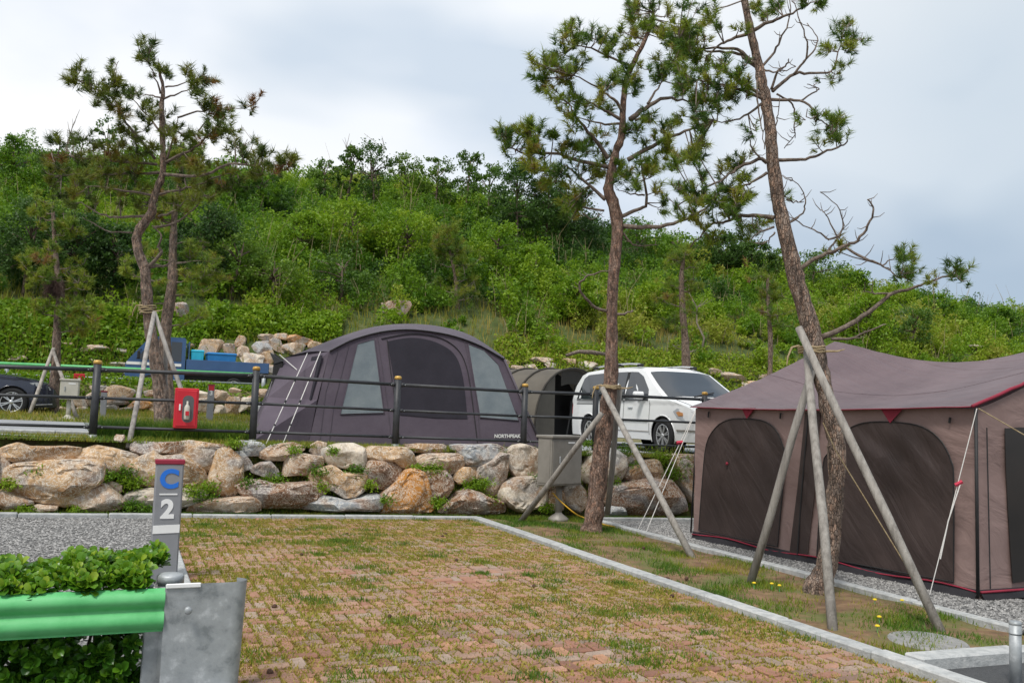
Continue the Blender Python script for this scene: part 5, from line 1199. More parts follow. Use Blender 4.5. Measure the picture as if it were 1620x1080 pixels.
r_tf = Z(*b1, [(90,40),(190,60),(300,70),(290,130),(320,180),(110,160),(40,250),(150,230),(250,270),(80,330),(150,400),(30,440),(240,480),(370,440),(330,510),(150,560),(80,620),(300,600),(480,520),(520,560),(560,600),(460,600),(400,660),(330,690),(250,720),(540,690),(440,700),(280,780),(170,740),(200,830),(600,910),(490,210),(690,90),(600,60),(770,10),(970,10),(1050,10),(210,890),(250,880),(1240,200),(1220,240),(1290,270),(1260,350),(1130,360),(1180,530),(1240,470),(1070,810),(1040,850),(1180,870),(1210,880),(1110,910),(1200,980),(1140,940),
 (60,500),(190,420),(220,350),(120,300),(190,300),(60,180),(20,350),(100,520),(380,600),(220,640),(380,720),(340,780),(260,560)]) + Z(*b2, [(1050,50),(1180,0),(480,160),(530,140),(430,190),(360,240),(540,270),(110,360),(150,390),(60,340),(230,410),(350,380),(400,420),(540,390),(560,360),(380,480),(460,530),(510,590),(330,560),(670,600),(520,660),(320,720),(480,380),(430,350),(170,60),(200,110),(150,130),(40,180),(1205,735),(815,400),(200,440),(270,450),(300,480),(450,450),(400,510),(170,530),(220,600),(110,560)]) + Z(*b3_, [(1015,120),(1030,130),(1050,230),(1040,240),(1195,255),(1280,215),(1290,200)])
rb_ = gplane(1292, 935)
pine('pine_tree', 'leaning pine with a bare forked trunk in front of the mauve tent', rb_.y, rb_, r_tr, r_br, r_tf, 33, bark=BARK2, tint=(.15, .75), nlen=.115, nn=50, dup=.45, dspread=.35, twr=.0045, wid=.0075)
# ---- left crooked pine on the terrace
l1 = (80, 50, 3.857); l2 = (30, 280, 3.857)
l_tr = [(258, 690, 13.5), (256, 640, 12), (250, 590, 10.5), (241, 540, 9.5), (235, 500, 9), (231, 450, 8), (229, 425, 7.6), (218, 396, 7.2), (217, 372, 7.8), (229, 352, 7.4), (240, 336, 7), (243, 315, 6), (250, 295, 5.4), (257, 275, 5.4), (258, 240, 4.2), (257, 200, 4.4), (256, 165, 3.8), (258, 145, 3), (255, 125, 2.4), (250, 105, 2)]
l_br = [ZB(*l1, 2.4, [(685, 415), (620, 390), (550, 385)]), ZB(*l1, 2.4, [(690, 410), (780, 375), (870, 345)]), ZB(*l1, 2, [(700, 340), (800, 320), (850, 290)]), ZB(*l1, 2.4, [(670, 380), (650, 310), (600, 190)]), ZB(*l1, 3.4, [(700, 800), (850, 720), (950, 650), (1060, 520)]), ZB(*l1, 2.6, [(710, 780), (750, 640), (775, 520)]), ZB(*l1, 2.2, [(775, 525), (900, 490), (1030, 470), (1190, 470)]), ZB(*l1, 2, [(900, 610), (970, 520)]), ZB(*l1, 3.6, [(680, 870), (900, 880), (1060, 820), (1200, 810), (1370, 815), (1480, 800)]), ZB(*l1, 3, [(640, 1000), (760, 970), (900, 940), (1040, 880), (1140, 875)]),
 ZB(*l1, 2.4, [(660, 600), (580, 500), (490, 400)]), ZB(*l1, 3, [(640, 780), (500, 600), (440, 520), (370, 400), (240, 340), (130, 270)]), ZB(*l1, 3.4, [(660, 860), (560, 865), (400, 870), (250, 870), (60, 880)]), ZB(*l1, 3, [(650, 810), (400, 790), (270, 780), (100, 760), (0, 740)]), ZB(*l1, 3, [(640, 1000), (500, 980), (370, 955), (200, 940)]), ZB(*l2, 3.4, [(800, 235), (620, 245), (500, 225), (380, 160)]), ZB(*l2, 3, [(820, 310), (950, 280), (1060, 200), (1130, 110)]), ZB(*l2, 2, [(690, 340), (520, 320), (380, 240)], 'd'), ZB(*l2, 4, [(790, 550), (870, 460), (845, 430), (870, 360), (810, 300)]), ZB(*l2, 3.4, [(800, 550), (900, 535), (940, 505)]), ZB(*l2, 2.4, [(850, 240), (960, 200), (1060, 100)])]
l_tf = Z(*l1, [(140,290),(180,310),(220,300),(280,330),(310,370),(350,350),(400,250),(390,300),(420,330),(440,370),(500,360),(530,380),(400,450),(370,460),(440,480),(540,120),(590,100),(620,140),(660,190),(690,230),(630,250),(570,150),(840,270),(860,300),(920,300),(890,350),(940,280),(560,470),(620,460),(640,500),(580,510),(700,510),(940,470),(980,460),(1060,480),(1020,490),(1190,460),(960,620),(1030,570),(1060,600),(1000,610),(890,650),(800,620),(760,600),(720,600),(800,680),(1130,710),(1190,680),(1170,750),(1250,750),(1290,750),(1390,780),(1400,820),(1470,790),(1290,860),(1360,870),(1250,850),(470,620),(520,640),(560,600),(440,560),
 (60,680),(140,660),(200,650),(50,760),(260,700),(330,700),(420,690),(120,760),(200,800),(300,800),(380,760),(450,790),(520,740),(90,850),(180,880),(260,900),(350,860),(430,900),(520,880),(-20,800),(-30,900),(20,940),(130,950),(230,990),(330,950),(430,960),(560,960),(490,820),(600,700),(770,780),(850,830),(930,780),(1060,830),(980,900),(900,960),(820,900),(1050,950),(1150,930),(960,1000),(840,1020),(760,1040),(560,1060),(420,1050),(280,1060),(150,1050)])
lb_ = gz(258, 690, 1.08); lD = 14.4; lb_ = at(258, 690, lD); lb_.z = SP(*uv(lb_)).z
l_base = lb_
pine('pine_tree', 'crooked wide pine with brown tipped tufts growing beside the red cabinet', lD, lb_, l_tr, l_br, l_tf, 45, bark=BARK2, nmat=NEEDLE2, tint=(.1, .7), nlen=.175, nn=56, dup=.6, brown=.07, dspread=.6, wid=.0115)
# ---- smaller pines behind
def small_pine(label, px0, py0, D, tr, seed, spread, n, nlen=.2, dead=False, bark=BARK2, dens=(.3, .72), down=0, nm=None):
    r = random.Random(seed); br, tf = [], []
    for i in range(n):
        f = r.uniform(.32 if not dead else .5, 1.0); k = f*(len(tr)-1); j = min(int(k), len(tr)-2); q = k-j
        x = tr[j][0]*(1-q)+tr[j+1][0]*q; y = tr[j][1]*(1-q)+tr[j+1][1]*q
        s = r.choice((-1, 1)); L = spread*(1.15-.75*f)*r.uniform(.6, 1.2); e = (x+s*L, y-L*r.uniform(-.1+down, .45)); m_ = (x+s*L*.5, y-L*.08)
        br.append((1.6, [(x, y), m_, e]) if not dead else (1.6, [(x, y), m_, e], 'd'))
        for kx in (.5, .75, 1.0):
            if r.random() < .85 and not dead: tf.append((x+s*L*kx+r.gauss(0, 3), y+(e[1]-y)*kx-2+r.gauss(0, 3), 10))
    tf.append((tr[-1][0], tr[-1][1], 10)); tf.append((tr[-1][0]+3, tr[-1][1]+8, 10))
    b = at(px0, py0, D); return pine('pine_tree', label, D, b, tr, br, tf, seed, bark=bark, nmat=nm or NEEDLE, nlen=nlen, nn=40, dup=.9, tint=dens, twr=.007, dspread=.8, brown=.02, wid=.018)
small_pine('thin young pine propped by two stakes behind the fence at left', 86, 648, 22.6, [(86, 648, 7.5), (87, 600, 7), (89, 555, 6.5), (92, 490, 6), (97, 462, 6), (90, 425, 4.5), (86, 370, 3.5), (83, 322, 2.4)], 61, 55, 24)
small_pine('second pine standing close behind the crooked pine', 272, 652, 22.0, [(268, 652, 10), (264, 590, 9.5), (261, 540, 9), (264, 505, 8.5), (273, 445, 8), (273, 408, 6.5), (276, 340, 5), (285, 285, 3.5), (290, 240, 2.2)], 62, 80, 30)
small_pine('small pine among the shrubs above the tunnel tent', 724, 540, 46, [(726, 545, 3.4), (725, 500, 3), (720, 440, 2.6), (712, 400, 2), (704, 356, 1.4)], 63, 40, 22, .34)
small_pine('bare lower trunked pine on the slope right of the centre pine', 1086, 582, 43, [(1086, 584, 7), (1084, 540, 6), (1080, 490, 5), (1078, 440, 4), (1082, 400, 3)], 64, 42, 14, .34)
small_pine('thin pale trunked pine on the slope behind the mauve tent peak', 1218, 592, 45, [(1218, 592, 4), (1219, 540, 3.6), (1216, 490, 3), (1214, 440, 2.4)], 65, 26, 10, .3)

# ---------------------------------------------------------------- wooden tree props
def props(label, legs, rope=None, col=(1, 1, 1), r=.042, cat='tree prop'):
    base = Vector(legs[0][1]); t = thing('tree_prop', base, label, cat)
    for i, (top, ft) in enumerate(legs):
        d = (top-ft).normalized(); g = 1+.10*math.sin(i*5+1)
        mids = [ft-d*.12, ft.lerp(top, .35)+Vector((.006, 0, 0)), ft.lerp(top, .7)-Vector((.006, 0, 0)), top+d*.10]
        obj('stake', tube(mids, [r*1.02, r, r*.97, r*.93], 10), STAKE, t, True, color=(col[0]*g, col[1]*g, col[2]*g))
    if rope is not None:
        c, rr, hgt = rope; pr = []
        for k in range(46): a = k*.62; pr.append(c+Vector((math.cos(a)*rr, math.sin(a)*rr, -hgt/2+hgt*k/45+.01*math.sin(k*2.1))))
        ro = obj('rope_lashing', tube(pr, .011, 5), ROPE, t, True)
        obj('rope_end', tube([pr[-1], pr[-1]+Vector((-.08, -.05, -.02)), pr[-1]+Vector((-.12, -.05, -.12)), pr[-1]+Vector((-.13, -.05, -.2))], [.013, .012, .009, .005], 5), ROPE, ro)
        obj('rope_end', tube([pr[20], pr[20]+Vector((.1, -.07, .0)), pr[20]+Vector((.17, -.07, .02))], [.013, .010, .005], 5), ROPE, ro)
    return t
Dc, Dr = cb_.y, rb_.y
props('three grey wooden stakes propping the centre pine', [(at(957, 622, Dc-.22), gplane(1094, 880)), (at(946, 662, Dc-.2), gplane(824, 824)), (at(980, 622, Dc+.18), at(962, 800, Dc+.35))], (at(966, 612, Dc), .14, .05))
props('three weathered grey stakes propping the leaning pine by the mauve tent', [(at(1270, 532, Dr-.22), gplane(1485, 992)), (at(1277, 560, Dr-.14), gplane(1317, 992)), (at(1281, 600, Dr-.02), gplane(1187, 922))], (at(1284, 553, Dr-.05), .125, .07), r=.04)
zt_ = SP(-4.6, 1.6).z
props('three thin stakes propping the crooked pine on the terrace', [(at(243, 500, lD-.25), gz(205, 697, zt_)), (at(247, 502, lD-.2), gz(313, 693, zt_)), (at(262, 556, lD+.2), at(262, 690, lD+.9))], (at(234, 490, lD), .125, .16), (1.15, 1.15, 1.17), r=.036)
props('two thin pale stakes propping the young pine at far left', [(at(83, 556, 22.4), at(46, 656, 21.6)), (at(85, 558, 22.4), at(121, 660, 21.4))], None, (1.25, 1.22, 1.2), r=.045)
burl = at(233, 490, lD)
rope3 = tag(obj('prop_rope', tube([at(1302, 668, Dr-.25), at(1322, 712, Dr-.3), at(1440, 905, Dr-.35), gplane(1462, 948)+ZV*.05], .006, 5), ROPE), 'thin straw rope running from the leaning pine trunk down its right stake', 'rope')
snag = tag(obj('fallen_branch', tube([at(896, 562, 27), at(915, 556, 27.2), at(935, 557, 27.4), at(958, 560, 27.6)], [.05, .06, .07, .05], 7), TWIG, None, True), 'grey dead branch sticking out left of the centre pine above the van', 'branch')

# ---------------------------------------------------------------- hillside vegetation
def leaves(C, size, tint, seed, asp=.55, up=.3):
    """rhombic leaves at points C; size, tint per leaf"""
    r = np.random.default_rng(seed); n = len(C)
    a = r.normal(size=(n, 3)); a /= np.linalg.norm(a, axis=1)[:, None]
    nn_ = r.normal(size=(n, 3)); nn_[:, 2] = np.abs(nn_[:, 2])+up; b = np.cross(a, nn_); b /= np.linalg.norm(b, axis=1)[:, None]
    a = a*size[:, None]; b = b*(size*asp)[:, None]
    V = np.stack([C-a, C+b-a*.1, C+a, C-b-a*.1], 1).reshape(-1, 3); Q = np.arange(4*n).reshape(-1, 4)
    return V, Q, np.repeat(np.clip(tint, 0, 1), 4)
def leaves3(C, size, tint, seed, asp=.6):
    r = np.random.default_rng(seed); n = len(C)
    a = r.normal(size=(n, 3)); a /= np.linalg.norm(a, axis=1)[:, None]
    nn_ = r.normal(size=(n, 3)); nn_[:, 2] = np.abs(nn_[:, 2])+.3; b = np.cross(a, nn_); b /= np.linalg.norm(b, axis=1)[:, None]
    a = a*size[:, None]; b = b*(size*asp)[:, None]
    V = np.stack([C-a, C+a*.6+b, C+a-b], 1).reshape(-1, 3); return V, np.arange(3*n).reshape(-1, 3), np.repeat(np.clip(tint, 0, 1), 3)
def cluster(c, rx, rz, n, r):
    d = r.normal(size=(n, 3)); d /= np.linalg.norm(d, axis=1)[:, None]; d *= (r.uniform(.35, 1, n)**.5)[:, None]
    return np.asarray(c)+d*np.array([rx, rx, rz])
# occupancy of shrubs over the hill, in colour patches
r = np.random.default_rng(5); Cs, Ss, Ts = [], [], []
nb = 0; stems = []
while nb < 2700:
    D = 36+46*r.random()**.8; px = r.uniform(-160, 1790); X = (px-810)/F*D; P = Vector((X, D, 0)); u, v = uv(P)
    if v < 27.2 or D > 82: continue
    z = terr_z(u, v)
    pn = mnoise.noise(Vector((X*.09, D*.09, 4))); pn2 = mnoise.noise(Vector((X*.3, D*.3, 9)))
    rx = r.uniform(.45, 1.15)*(1.1 if pn2 > 0 else .85)
    low_ = v < 29.5
    if low_: rx *= .6
    if px > 1050: rx *= .85
    hgt = rx*r.uniform(.7, 1.9)
    base_t = .47+.50*pn+.22*pn2+r.normal()*.15
    if px < 420: base_t -= .14
    dk = mnoise.noise(Vector((X*.055, D*.055, 41)))
    if dk > .12: base_t -= .30*min(1, (dk-.12)*6)
    if px > 1000: base_t += .14
    if 850 < px < 1250 and mnoise.noise(Vector((X*.2, D*.2, 77))) > .25: base_t = .93
    if low_ and px < 240: base_t = .62+r.normal()*.08
    nl = int(440*rx*rx+90)
    # several sub-clumps make an uneven outline
    k = 5; pts = []
    for q in range(k):
        o = r.normal(size=3)*np.array([.5, .5, .35])*rx; pts.append(cluster((X+o[0], D+o[1], z+hgt*.55+o[2]+.1), rx*.55, hgt*.55, nl//k, r))
    pts = np.vstack(pts); Cs.append(pts); Ss.append(r.uniform(.045, .12, len(pts))*r.uniform(.8, 1.2)*(1.1 if D > 60 else 1)); Ts.append(base_t+r.normal(0, .06, len(pts)))
    nb += 1
    if r.random() < .34: stems.append((X+r.normal()*.5, D-rx*.4, z, hgt*r.uniform(1.0, 2.2)))
C = np.vstack(Cs); V, Q, T = leaves3(C, np.concatenate(Ss), np.concatenate(Ts), 6)
tag(npmesh('hillside_shrubs', V, Q, LEAFH, None, T), 'dense mass of bright green shrubs covering the hillside', 'shrubs', None, 'stuff')
# dry pale stems standing among them
Vs, Qs, Tt = [], [], []
for (x, y, z, h) in stems:
    for q in range(r.integers(1, 4)):
        dx, dy = r.normal()*.25, r.normal()*.2; lx = r.normal()*.22*h; wd = .018; ox, oy = x+r.normal()*.25, y+r.normal()*.2
        b = len(Vs)*0
        p0 = np.array([ox, oy, z]); p1 = p0+[lx*.4, 0, h*.6]; p2 = p0+[lx, dy*.2, h]
        i0 = len(Vs); Vs += [p0-[wd, 0, 0], p0+[wd, 0, 0], p1+[wd*.7, 0, 0], p1-[wd*.7, 0, 0], p2+[wd*.3, 0, 0], p2-[wd*.3, 0, 0]]
        Qs += [(i0, i0+1, i0+2, i0+3), (i0+3, i0+2, i0+4, i0+5)]; Tt += [r.random()]*6
tag(npmesh('dry_stems', np.array(Vs), np.array(Qs), STRAWM, None, np.array(Tt)), 'pale dry stems standing among the hillside shrubs', 'dry stems', None, 'stuff')
def blades(P, h, w_, tint, seed, lean=.45):
    r = np.random.default_rng(seed); n = len(P); a = r.uniform(0, 2*np.pi, n); ln = r.uniform(.05, 1, n)*lean*h
    d = np.stack([np.cos(a), np.sin(a), np.zeros(n)], 1); s = np.stack([-np.sin(a), np.cos(a), np.zeros(n)], 1)
    phi = r.uniform(0, np.pi, n); s = np.stack([np.cos(phi), np.sin(phi), np.zeros(n)], 1)*(w_/2)[:, None]
    tip = P+d*ln[:, None]+np.array([0, 0, 1])*h[:, None]
    V = np.stack([P-s, P+s, tip], 1).reshape(-1, 3); return V, np.arange(3*n).reshape(-1, 3), np.repeat(np.clip(tint, 0, 1), 3)
# long grass along the foot of the hill and in its gaps
n = 60000; D = 33+45*r.random(n)**1.6; px = r.uniform(-160, 1790, n); keepP, keepT, keepH = [], [], []
for i in range(n):
    X = (px[i]-810)/F*D[i]; u, v = uv(Vector((X, D[i], 0)))
    if v < 24.5: continue
    keepP.append((X, D[i], terr_z(u, v)-.03)); g = mnoise.noise(Vector((X*.15, D[i]*.15, 2)))
    keepT.append(.45+.35*g+(.26 if 760 < px[i] < 1200 else -.05)+r.normal()*.1); keepH.append(r.uniform(.25, .6)*(1.25 if g > 0 else .8))
V, Q, T = blades(np.array(keepP), np.array(keepH), np.full(len(keepP), .05), np.array(keepT), 8)
tag(npmesh('hill_grass', V, Q, GRASSM, None, T), 'long yellow green grass at the foot of the hill', 'grass', None, 'stuff')
# low clipped green bank plants on top of the far boulders
r = np.random.default_rng(91)
def groundcover(name, pxr, pyr, n, vv, size, tint, label, hz=.35, seed=3):
    C = []
    for i in range(n):
        px = r.uniform(*pxr); v = vv[0]+(vv[1]-vv[0])*r.random(); o = onplane(px, (pyr[0]+pyr[1])/2, P0+DV*v, DV); u = (o-P0).dot(TV)
        C.append((o.x, o.y, terr_z(u, v)+r.uniform(0, hz)*(1+.4*mnoise.noise(Vector((u, v, 1))))))
    C = np.array(C); V, Q, T = leaves(C, r.uniform(size*.7, size*1.3, n), tint+r.normal(0, .1, n), seed)
    return tag(npmesh(name, V, Q, LEAFH, None, T), label, 'ground cover', None, 'stuff')
groundcover('bank_hedge', (330, 540), (505, 530), 9000, (27.0, 28.6), .10, .62, 'low bright green hedge along the top of the far boulder bank', .75, 11)
groundcover('bank_hedge', (-60, 330), (480, 560), 15000, (25.2, 28.5), .10, .52, 'bright green ground cover on the bank behind the blue truck', .45, 12)
groundcover('bank_hedge', (780, 1260), (550, 590), 14000, (25.3, 28.0), .09, .80, 'yellow green weeds on the bank behind the van', .4, 13)
groundcover('bank_weeds', (-60, 470), (600, 640), 7000, (15.4, 17.0), .06, .55, 'green weeds growing over the low boulder wall behind the fence', .22, 14)

# ---- single trees along the ridge and on the slope
def broadleaf(label, px, ytop, ybase, wpx, seed, m=LEAFD, tint=(.3, .7), dens=1.0, cat='tree'):
    r = np.random.default_rng(seed); v = hill_v(px, ybase); B = onplane(px, ybase, P0+DV*v, DV); u = (B-P0).dot(TV); B.z = terr_z(u, v)
    s = B.y/F; H = max(2.0, (ybase-ytop)*s); R = wpx*s/2
    t = thing('broadleaf_tree', B, label, cat, 'trees on the hill')
    tx = r.normal()*.25; tr = [B-ZV*.2, B+Vector((tx*.3, 0, H*.3)), B+Vector((tx, 0, H*.62)), B+Vector((tx*1.3, 0, H*.9))]
    obj('trunk', tube(tr, [.10, .085, .055, .02], 7), BARK2, t, True)
    cl, Cn, Tn, Sn = [], [], [], []; nl = int(52*dens)
    base_t = r.uniform(*tint)
    for k in range(nl):
        f = r.uniform(.22, 1.0); a = r.uniform(0, 2*np.pi); env = R*(math.sin(math.pi*min(1, max(.08, (f-.12)/.95)))**.6)*r.uniform(.35, 1.05)
        c = B+Vector((tx*f+math.cos(a)*env, math.sin(a)*env, H*f)); cl.append(c); rr = R*r.uniform(.11, .25)
        p = cluster(c[:], rr*1.15, rr*.75, int(52*dens), r)+r.normal(size=(int(52*dens), 3))*rr*.35; Cn.append(p); Tn.append(base_t+r.normal()*.10+r.normal(0, .06, len(p))); Sn.append(r.uniform(.07, .13, len(p))*(s/.045)**.6)
    lm = []
    for c in cl[::3]:
        j = B+Vector((tx*.6, 0, H*.25+.45*(c.z-B.z))); lm.append(tube([j, j.lerp(c, .5)+ZV*.1, c], [.04, .028, .012], 5))
    for q in lm: obj('limb', q, BARK2, t, True)
    Cc = np.vstack(Cn); V, Q, T = leaves(Cc, np.concatenate(Sn), np.concatenate(Tn), seed+1)
    npmesh('crown', V, Q, m, t, T)['kind'] = 'stuff'
    return t
RT = [(18, 215, 330, 70, 'H', 'dark green tree at the left edge of the ridge'), (75, 238, 340, 80, 'H', 'rounded green tree second from the left on the ridge'), (120, 222, 340, 90, 'D', 'broad tree behind the left part of the crooked pine crown'), (168, 178, 330, 62, 'D', 'tall dark pointed tree rising behind the crooked pine'), (215, 232, 330, 80, 'H', 'green tree hidden behind the crooked pine trunk top'), (355, 248, 345, 70, 'H', 'tree on the ridge right of the crooked pine'), (415, 262, 345, 60, 'H', 'small tree below the longest right branch of the crooked pine'),
 (512, 252, 335, 56, 'D', 'leftmost of the thin ridge trees above the tunnel tent'), (548, 232, 330, 46, 'D', 'thin ridge tree with bare twigs above its crown'), (592, 224, 335, 84, 'D', 'tallest of the thin ridge trees above the tunnel tent'), (640, 246, 340, 66, 'D', 'ridge tree just right of the tallest thin one'), (688, 244, 345, 66, 'D', 'ridge tree with a gap of sky at its left'), (736, 240, 352, 62, 'D', 'upright ridge tree left of the dark thicket'), (772, 262, 365, 66, 'D', 'ridge tree touching the dark thicket'),
 (818, 258, 400, 100, 'd', 'large dark tree left of the centre pine crown'), (862, 285, 405, 100, 'd', 'dark tree directly left of the centre pine trunk'), (908, 310, 405, 96, 'd', 'lowest dark tree beside the centre pine trunk'), (1010, 350, 425, 90, 'H', 'green tree behind the lowest right branch of the centre pine'), (1068, 372, 430, 80, 'H', 'yellowish tree between the two tall pines'), (1125, 372, 440, 96, 'd', 'bushy dark tree between the two tall pines'), (1182, 384, 450, 80, 'd', 'dark bushy tree left of the leaning pine'), (1235, 398, 455, 70, 'D', 'tree right behind the leaning pine trunk'), (1285, 400, 465, 92, 'D', 'rounded tree right of the leaning pine trunk'), (1345, 432, 480, 70, 'H', 'low green tree on the falling ridge'), (1490, 470, 520, 60, 'H', 'low dark bushy tree near the right end of the ridge'), (1580, 488, 530, 70, 'H', 'last low tree on the ridge at the right edge')]
RT += [(36, 318, 470, 110, 'd', 'dark tree low on the far left slope'), (118, 340, 480, 110, 'd', 'dark tree behind the thin young pine'), (176, 360, 478, 90, 'd', 'dark shrubby tree between the two left pines'), (312, 318, 465, 110, 'd', 'dark tree just right of the crooked pine trunk'), (365, 372, 475, 90, 'D', 'mid green bushy tree right of the dark one behind the crooked pine'),
 (470, 338, 425, 90, 'B', 'bright green bushy tree above the left side of the tunnel tent'), (556, 322, 415, 110, 'B', 'large lime green bushy tree high above the tunnel tent'), (648, 338, 428, 110, 'B', 'lime green bushy tree right of the largest one'), (782, 352, 450, 100, 'B', 'bright bushy tree below the dark thicket'), (852, 392, 470, 96, 'B', 'bright bushy tree left of the centre pine at mid slope'), (540, 405, 480, 100, 'D', 'deep green bushy tree at mid slope above the tent roof'), (910, 440, 515, 80, 'B', 'yellow green bush left of the centre pine trunk'), (430, 405, 490, 90, 'D', 'deep green bushy tree left above the tent'), (1040, 445, 520, 80, 'B', 'yellow green bush right of the centre pine trunk'), (1370, 470, 545, 90, 'B', 'yellow green bush above the dip of the mauve roof'), (1440, 490, 560, 80, 'D', 'deep green bush above the mauve roof')]
for i, (px, yt, yb, wp_, k, l) in enumerate(RT):
    if k == 'B': broadleaf(l, px, yt, yb, wp_, 300+i, LEAFH, (.45, .72), 1.3); continue
    if k == 'H': broadleaf(l, px, yt, yb, wp_, 300+i, LEAFH, (.22, .5))
    elif k == 'D': broadleaf(l, px, yt, yb, wp_, 300+i, LEAFD, (.35, .9), .85)
    else: broadleaf(l, px, yt, yb, wp_, 300+i, LEAFD, (.12, .4), 1.5)
def bare(label, px, ytop, ybase, seed):
    r = np.random.default_rng(seed); v = hill_v(px, ybase); B = onplane(px, ybase, P0+DV*v, DV); B.z = terr_z((B-P0).dot(TV), v); s = B.y/F; H = (ybase-ytop)*s
    t = thing('bare_tree', B, label, 'tree', 'bare trees on the hill')
    tr = [B-ZV*.2]+[B+Vector((r.normal()*.12*k, 0, H*k/5)) for k in range(1, 6)]
    obj('trunk', tube(tr, [.07, .06, .05, .04, .025, .012], 6), DEADW, t, True)
    for k in range(9):
        f = r.uniform(.45, .95); j = B+(tr[5]-B)*f; j = tr[int(f*5)]; d = Vector((r.normal()*.5, r.normal()*.3, r.uniform(.4, .9)))*H*.2
        obj('twig', tube([j, j+d*.5+Vector((.05, 0, 0)), j+d], [.022, .016, .008], 5), DEADW, t)
for a in [('bare pale snag rising above the ridge left of the thin trees', 553, 208, 330, 401), ('bare twiggy snag just right of the first snag', 598, 208, 330, 402), ('bare twig tree at the far left behind the crooked pine', 102, 168, 320, 403), ('second bare twig tree at the far left of the ridge', 93, 188, 320, 404), ('bare branching snag right of the crooked pine', 395, 195, 330, 405), ('short bare snag on the slope right of the centre pine', 1108, 440, 560, 406), ('pale dead trunk behind the van roof', 1079, 540, 585, 407)]: bare(*a)
bd = at(78, 455, 22.4)   # brown dead needle clump in the young pine at left
V, Q, T = needles([np.array(bd)+np.random.default_rng(1).normal(size=3)*.16 for _ in range(26)], [(0, 0, -1)]*26, np.full(26, .34), 90, 5, .012, np.full(26, .5), 1.0)
dn = tag(npmesh('dead_clump', V, Q, mat('dead_needles', [(.10, .06, .05), (.17, .11, .09)], 8, .9), None, None), 'brown clump of dead twigs hanging in the young pine at left', 'dead branch')

# ---------------------------------------------------------------- ground cover near the camera
r = np.random.default_rng(17)
def scat(n, u0, u1, v0, v1, dens=None, low_=True, dz=0):
    out = []
    for i in range(n):
        u, v = r.uniform(u0, u1), r.uniform(v0, v1)
        if dens is not None and r.random() > dens(u, v): continue
        p = P0+TV*u+DV*v; out.append((p.x, p.y, (ground_z(u, v) if low_ else terr_z(u, v))+dz, u, v))
    return np.array(out)
nz = lambda u, v, s, o=0: mnoise.fractal(Vector((u*s, v*s, o)), 1, 2, 3)
# dry moss and grass in the brick joints
den = lambda u, v: min(1, max(.0, .55+.95*nz(u, v, .8, 3)+.42*sm(-3.5, -.3, v)+.34*sm(UL+1.3, UL+.2, u) + .2*sm(-1.0, -.1, u)+.5*max(0, nz(u, v, 3.0, 8))))
G = scat(230000, UL+.02, UR-.02, -9.4, -.02, den)
frac = np.minimum(((G[:, 3]-UL) % .1), .1-((G[:, 3]-UL) % .1)); fv_ = np.minimum(((-G[:, 4]) % .1), .1-((-G[:, 4]) % .1))
k = (np.minimum(frac, fv_) < .018) | (r.random(len(G)) < .45); G = G[k]
tt = .68+.10*np.array([nz(a, b, .9, 5) for a, b in G[:, 3:5]])*2+r.normal(0, .10, len(G))
V, Q, T = blades(G[:, :3]-[0, 0, .004], r.uniform(.010, .030, len(G)), r.uniform(.009, .020, len(G)), tt, 19, 1.5)
tag(npmesh('joint_grass', V, Q, GRASSM, bay, T), None, None, None, 'stuff')
cl = scat(520, UL+.1, UR-.1, -9.3, -.1, lambda u, v: .35+.8*nz(u, v, .7, 30)); Pb, Hb_, Tb = [], [], []
for c in cl:
    m = int(r.uniform(40, 190)); R = r.uniform(.03, .12); d = r.normal(size=(m, 2))*R
    Pb.append(np.c_[c[0]+d[:, 0]*1.4, c[1]+d[:, 1], np.full(m, c[2]+.0)]); Hb_.append(r.uniform(.015, .055, m)); Tb.append(np.full(m, r.uniform(.08, .42))+r.normal(0, .08, m))
V, Q, T = blades(np.vstack(Pb), np.concatenate(Hb_), r.uniform(.006, .012, sum(map(len, Pb))), np.concatenate(Tb), 23, .9)
tag(npmesh('weed_clumps', V, Q, GRASSM, bay, T), None, None, None, 'stuff')
# planting strip, foot of the wall, terrace edge
def turf(name, G, h, t0, ts, seed, label, w_=(.006, .013), lean=.8):
    V, Q, T = blades(G[:, :3], r.uniform(h[0], h[1], len(G)), r.uniform(*w_, len(G)), t0+ts*np.array([nz(a, b, 1.1, seed) for a, b in G[:, 3:5]])+r.normal(0, .10, len(G)), seed, lean)
    return tag(npmesh(name, V, Q, GRASSM, None, T), label, 'grass', None, 'stuff')
turf('strip_grass', scat(60000, .16, UK2-.06, VX+.1, .3, lambda u, v: max(.03, .26+1.5*nz(u, v, 1.3, 40)), dz=-.01), (.015, .06), .30, .45, 41, 'patchy green grass in the planting strip under the pines')
turf('wall_foot_grass', scat(40000, -9, 5, .10, .27, lambda u, v: .6+.7*nz(u, 0, 1.2, 2), dz=-.01), (.02, .085), .26, .4, 42, 'green grass along the foot of the front boulder wall')
turf('terrace_grass', scat(26000, -11, 3, .95, 1.85, lambda u, v: .7 if u < -1.6 else .35, False, -.01), (.02, .08), .52, .3, 43, 'yellow green grass strip on the terrace along the fence')
turf('edge_grass', scat(16000, -12, 5.5, .56, .98, lambda u, v: .75, False, -.02), (.03, .11), .42, .4, 48, 'ragged grass hanging over the top edge of the front boulder wall', (.008, .018), 1.1)
turf('tree_weeds', scat(9000, -5.2, -3.1, 1.1, 2.1, lambda u, v: .9, False), (.10, .34), .28, .3, 44, 'tall fresh weeds around the foot of the crooked pine', (.01, .02))
turf('lane_edge_grass', scat(40000, -16, 5, 9.5, 15.6, lambda u, v: .55+.6*nz(u, v, .5, 9), False), (.03, .14), .52, .35, 45, 'dry grass on the earth strip behind the terrace lane', (.015, .03))
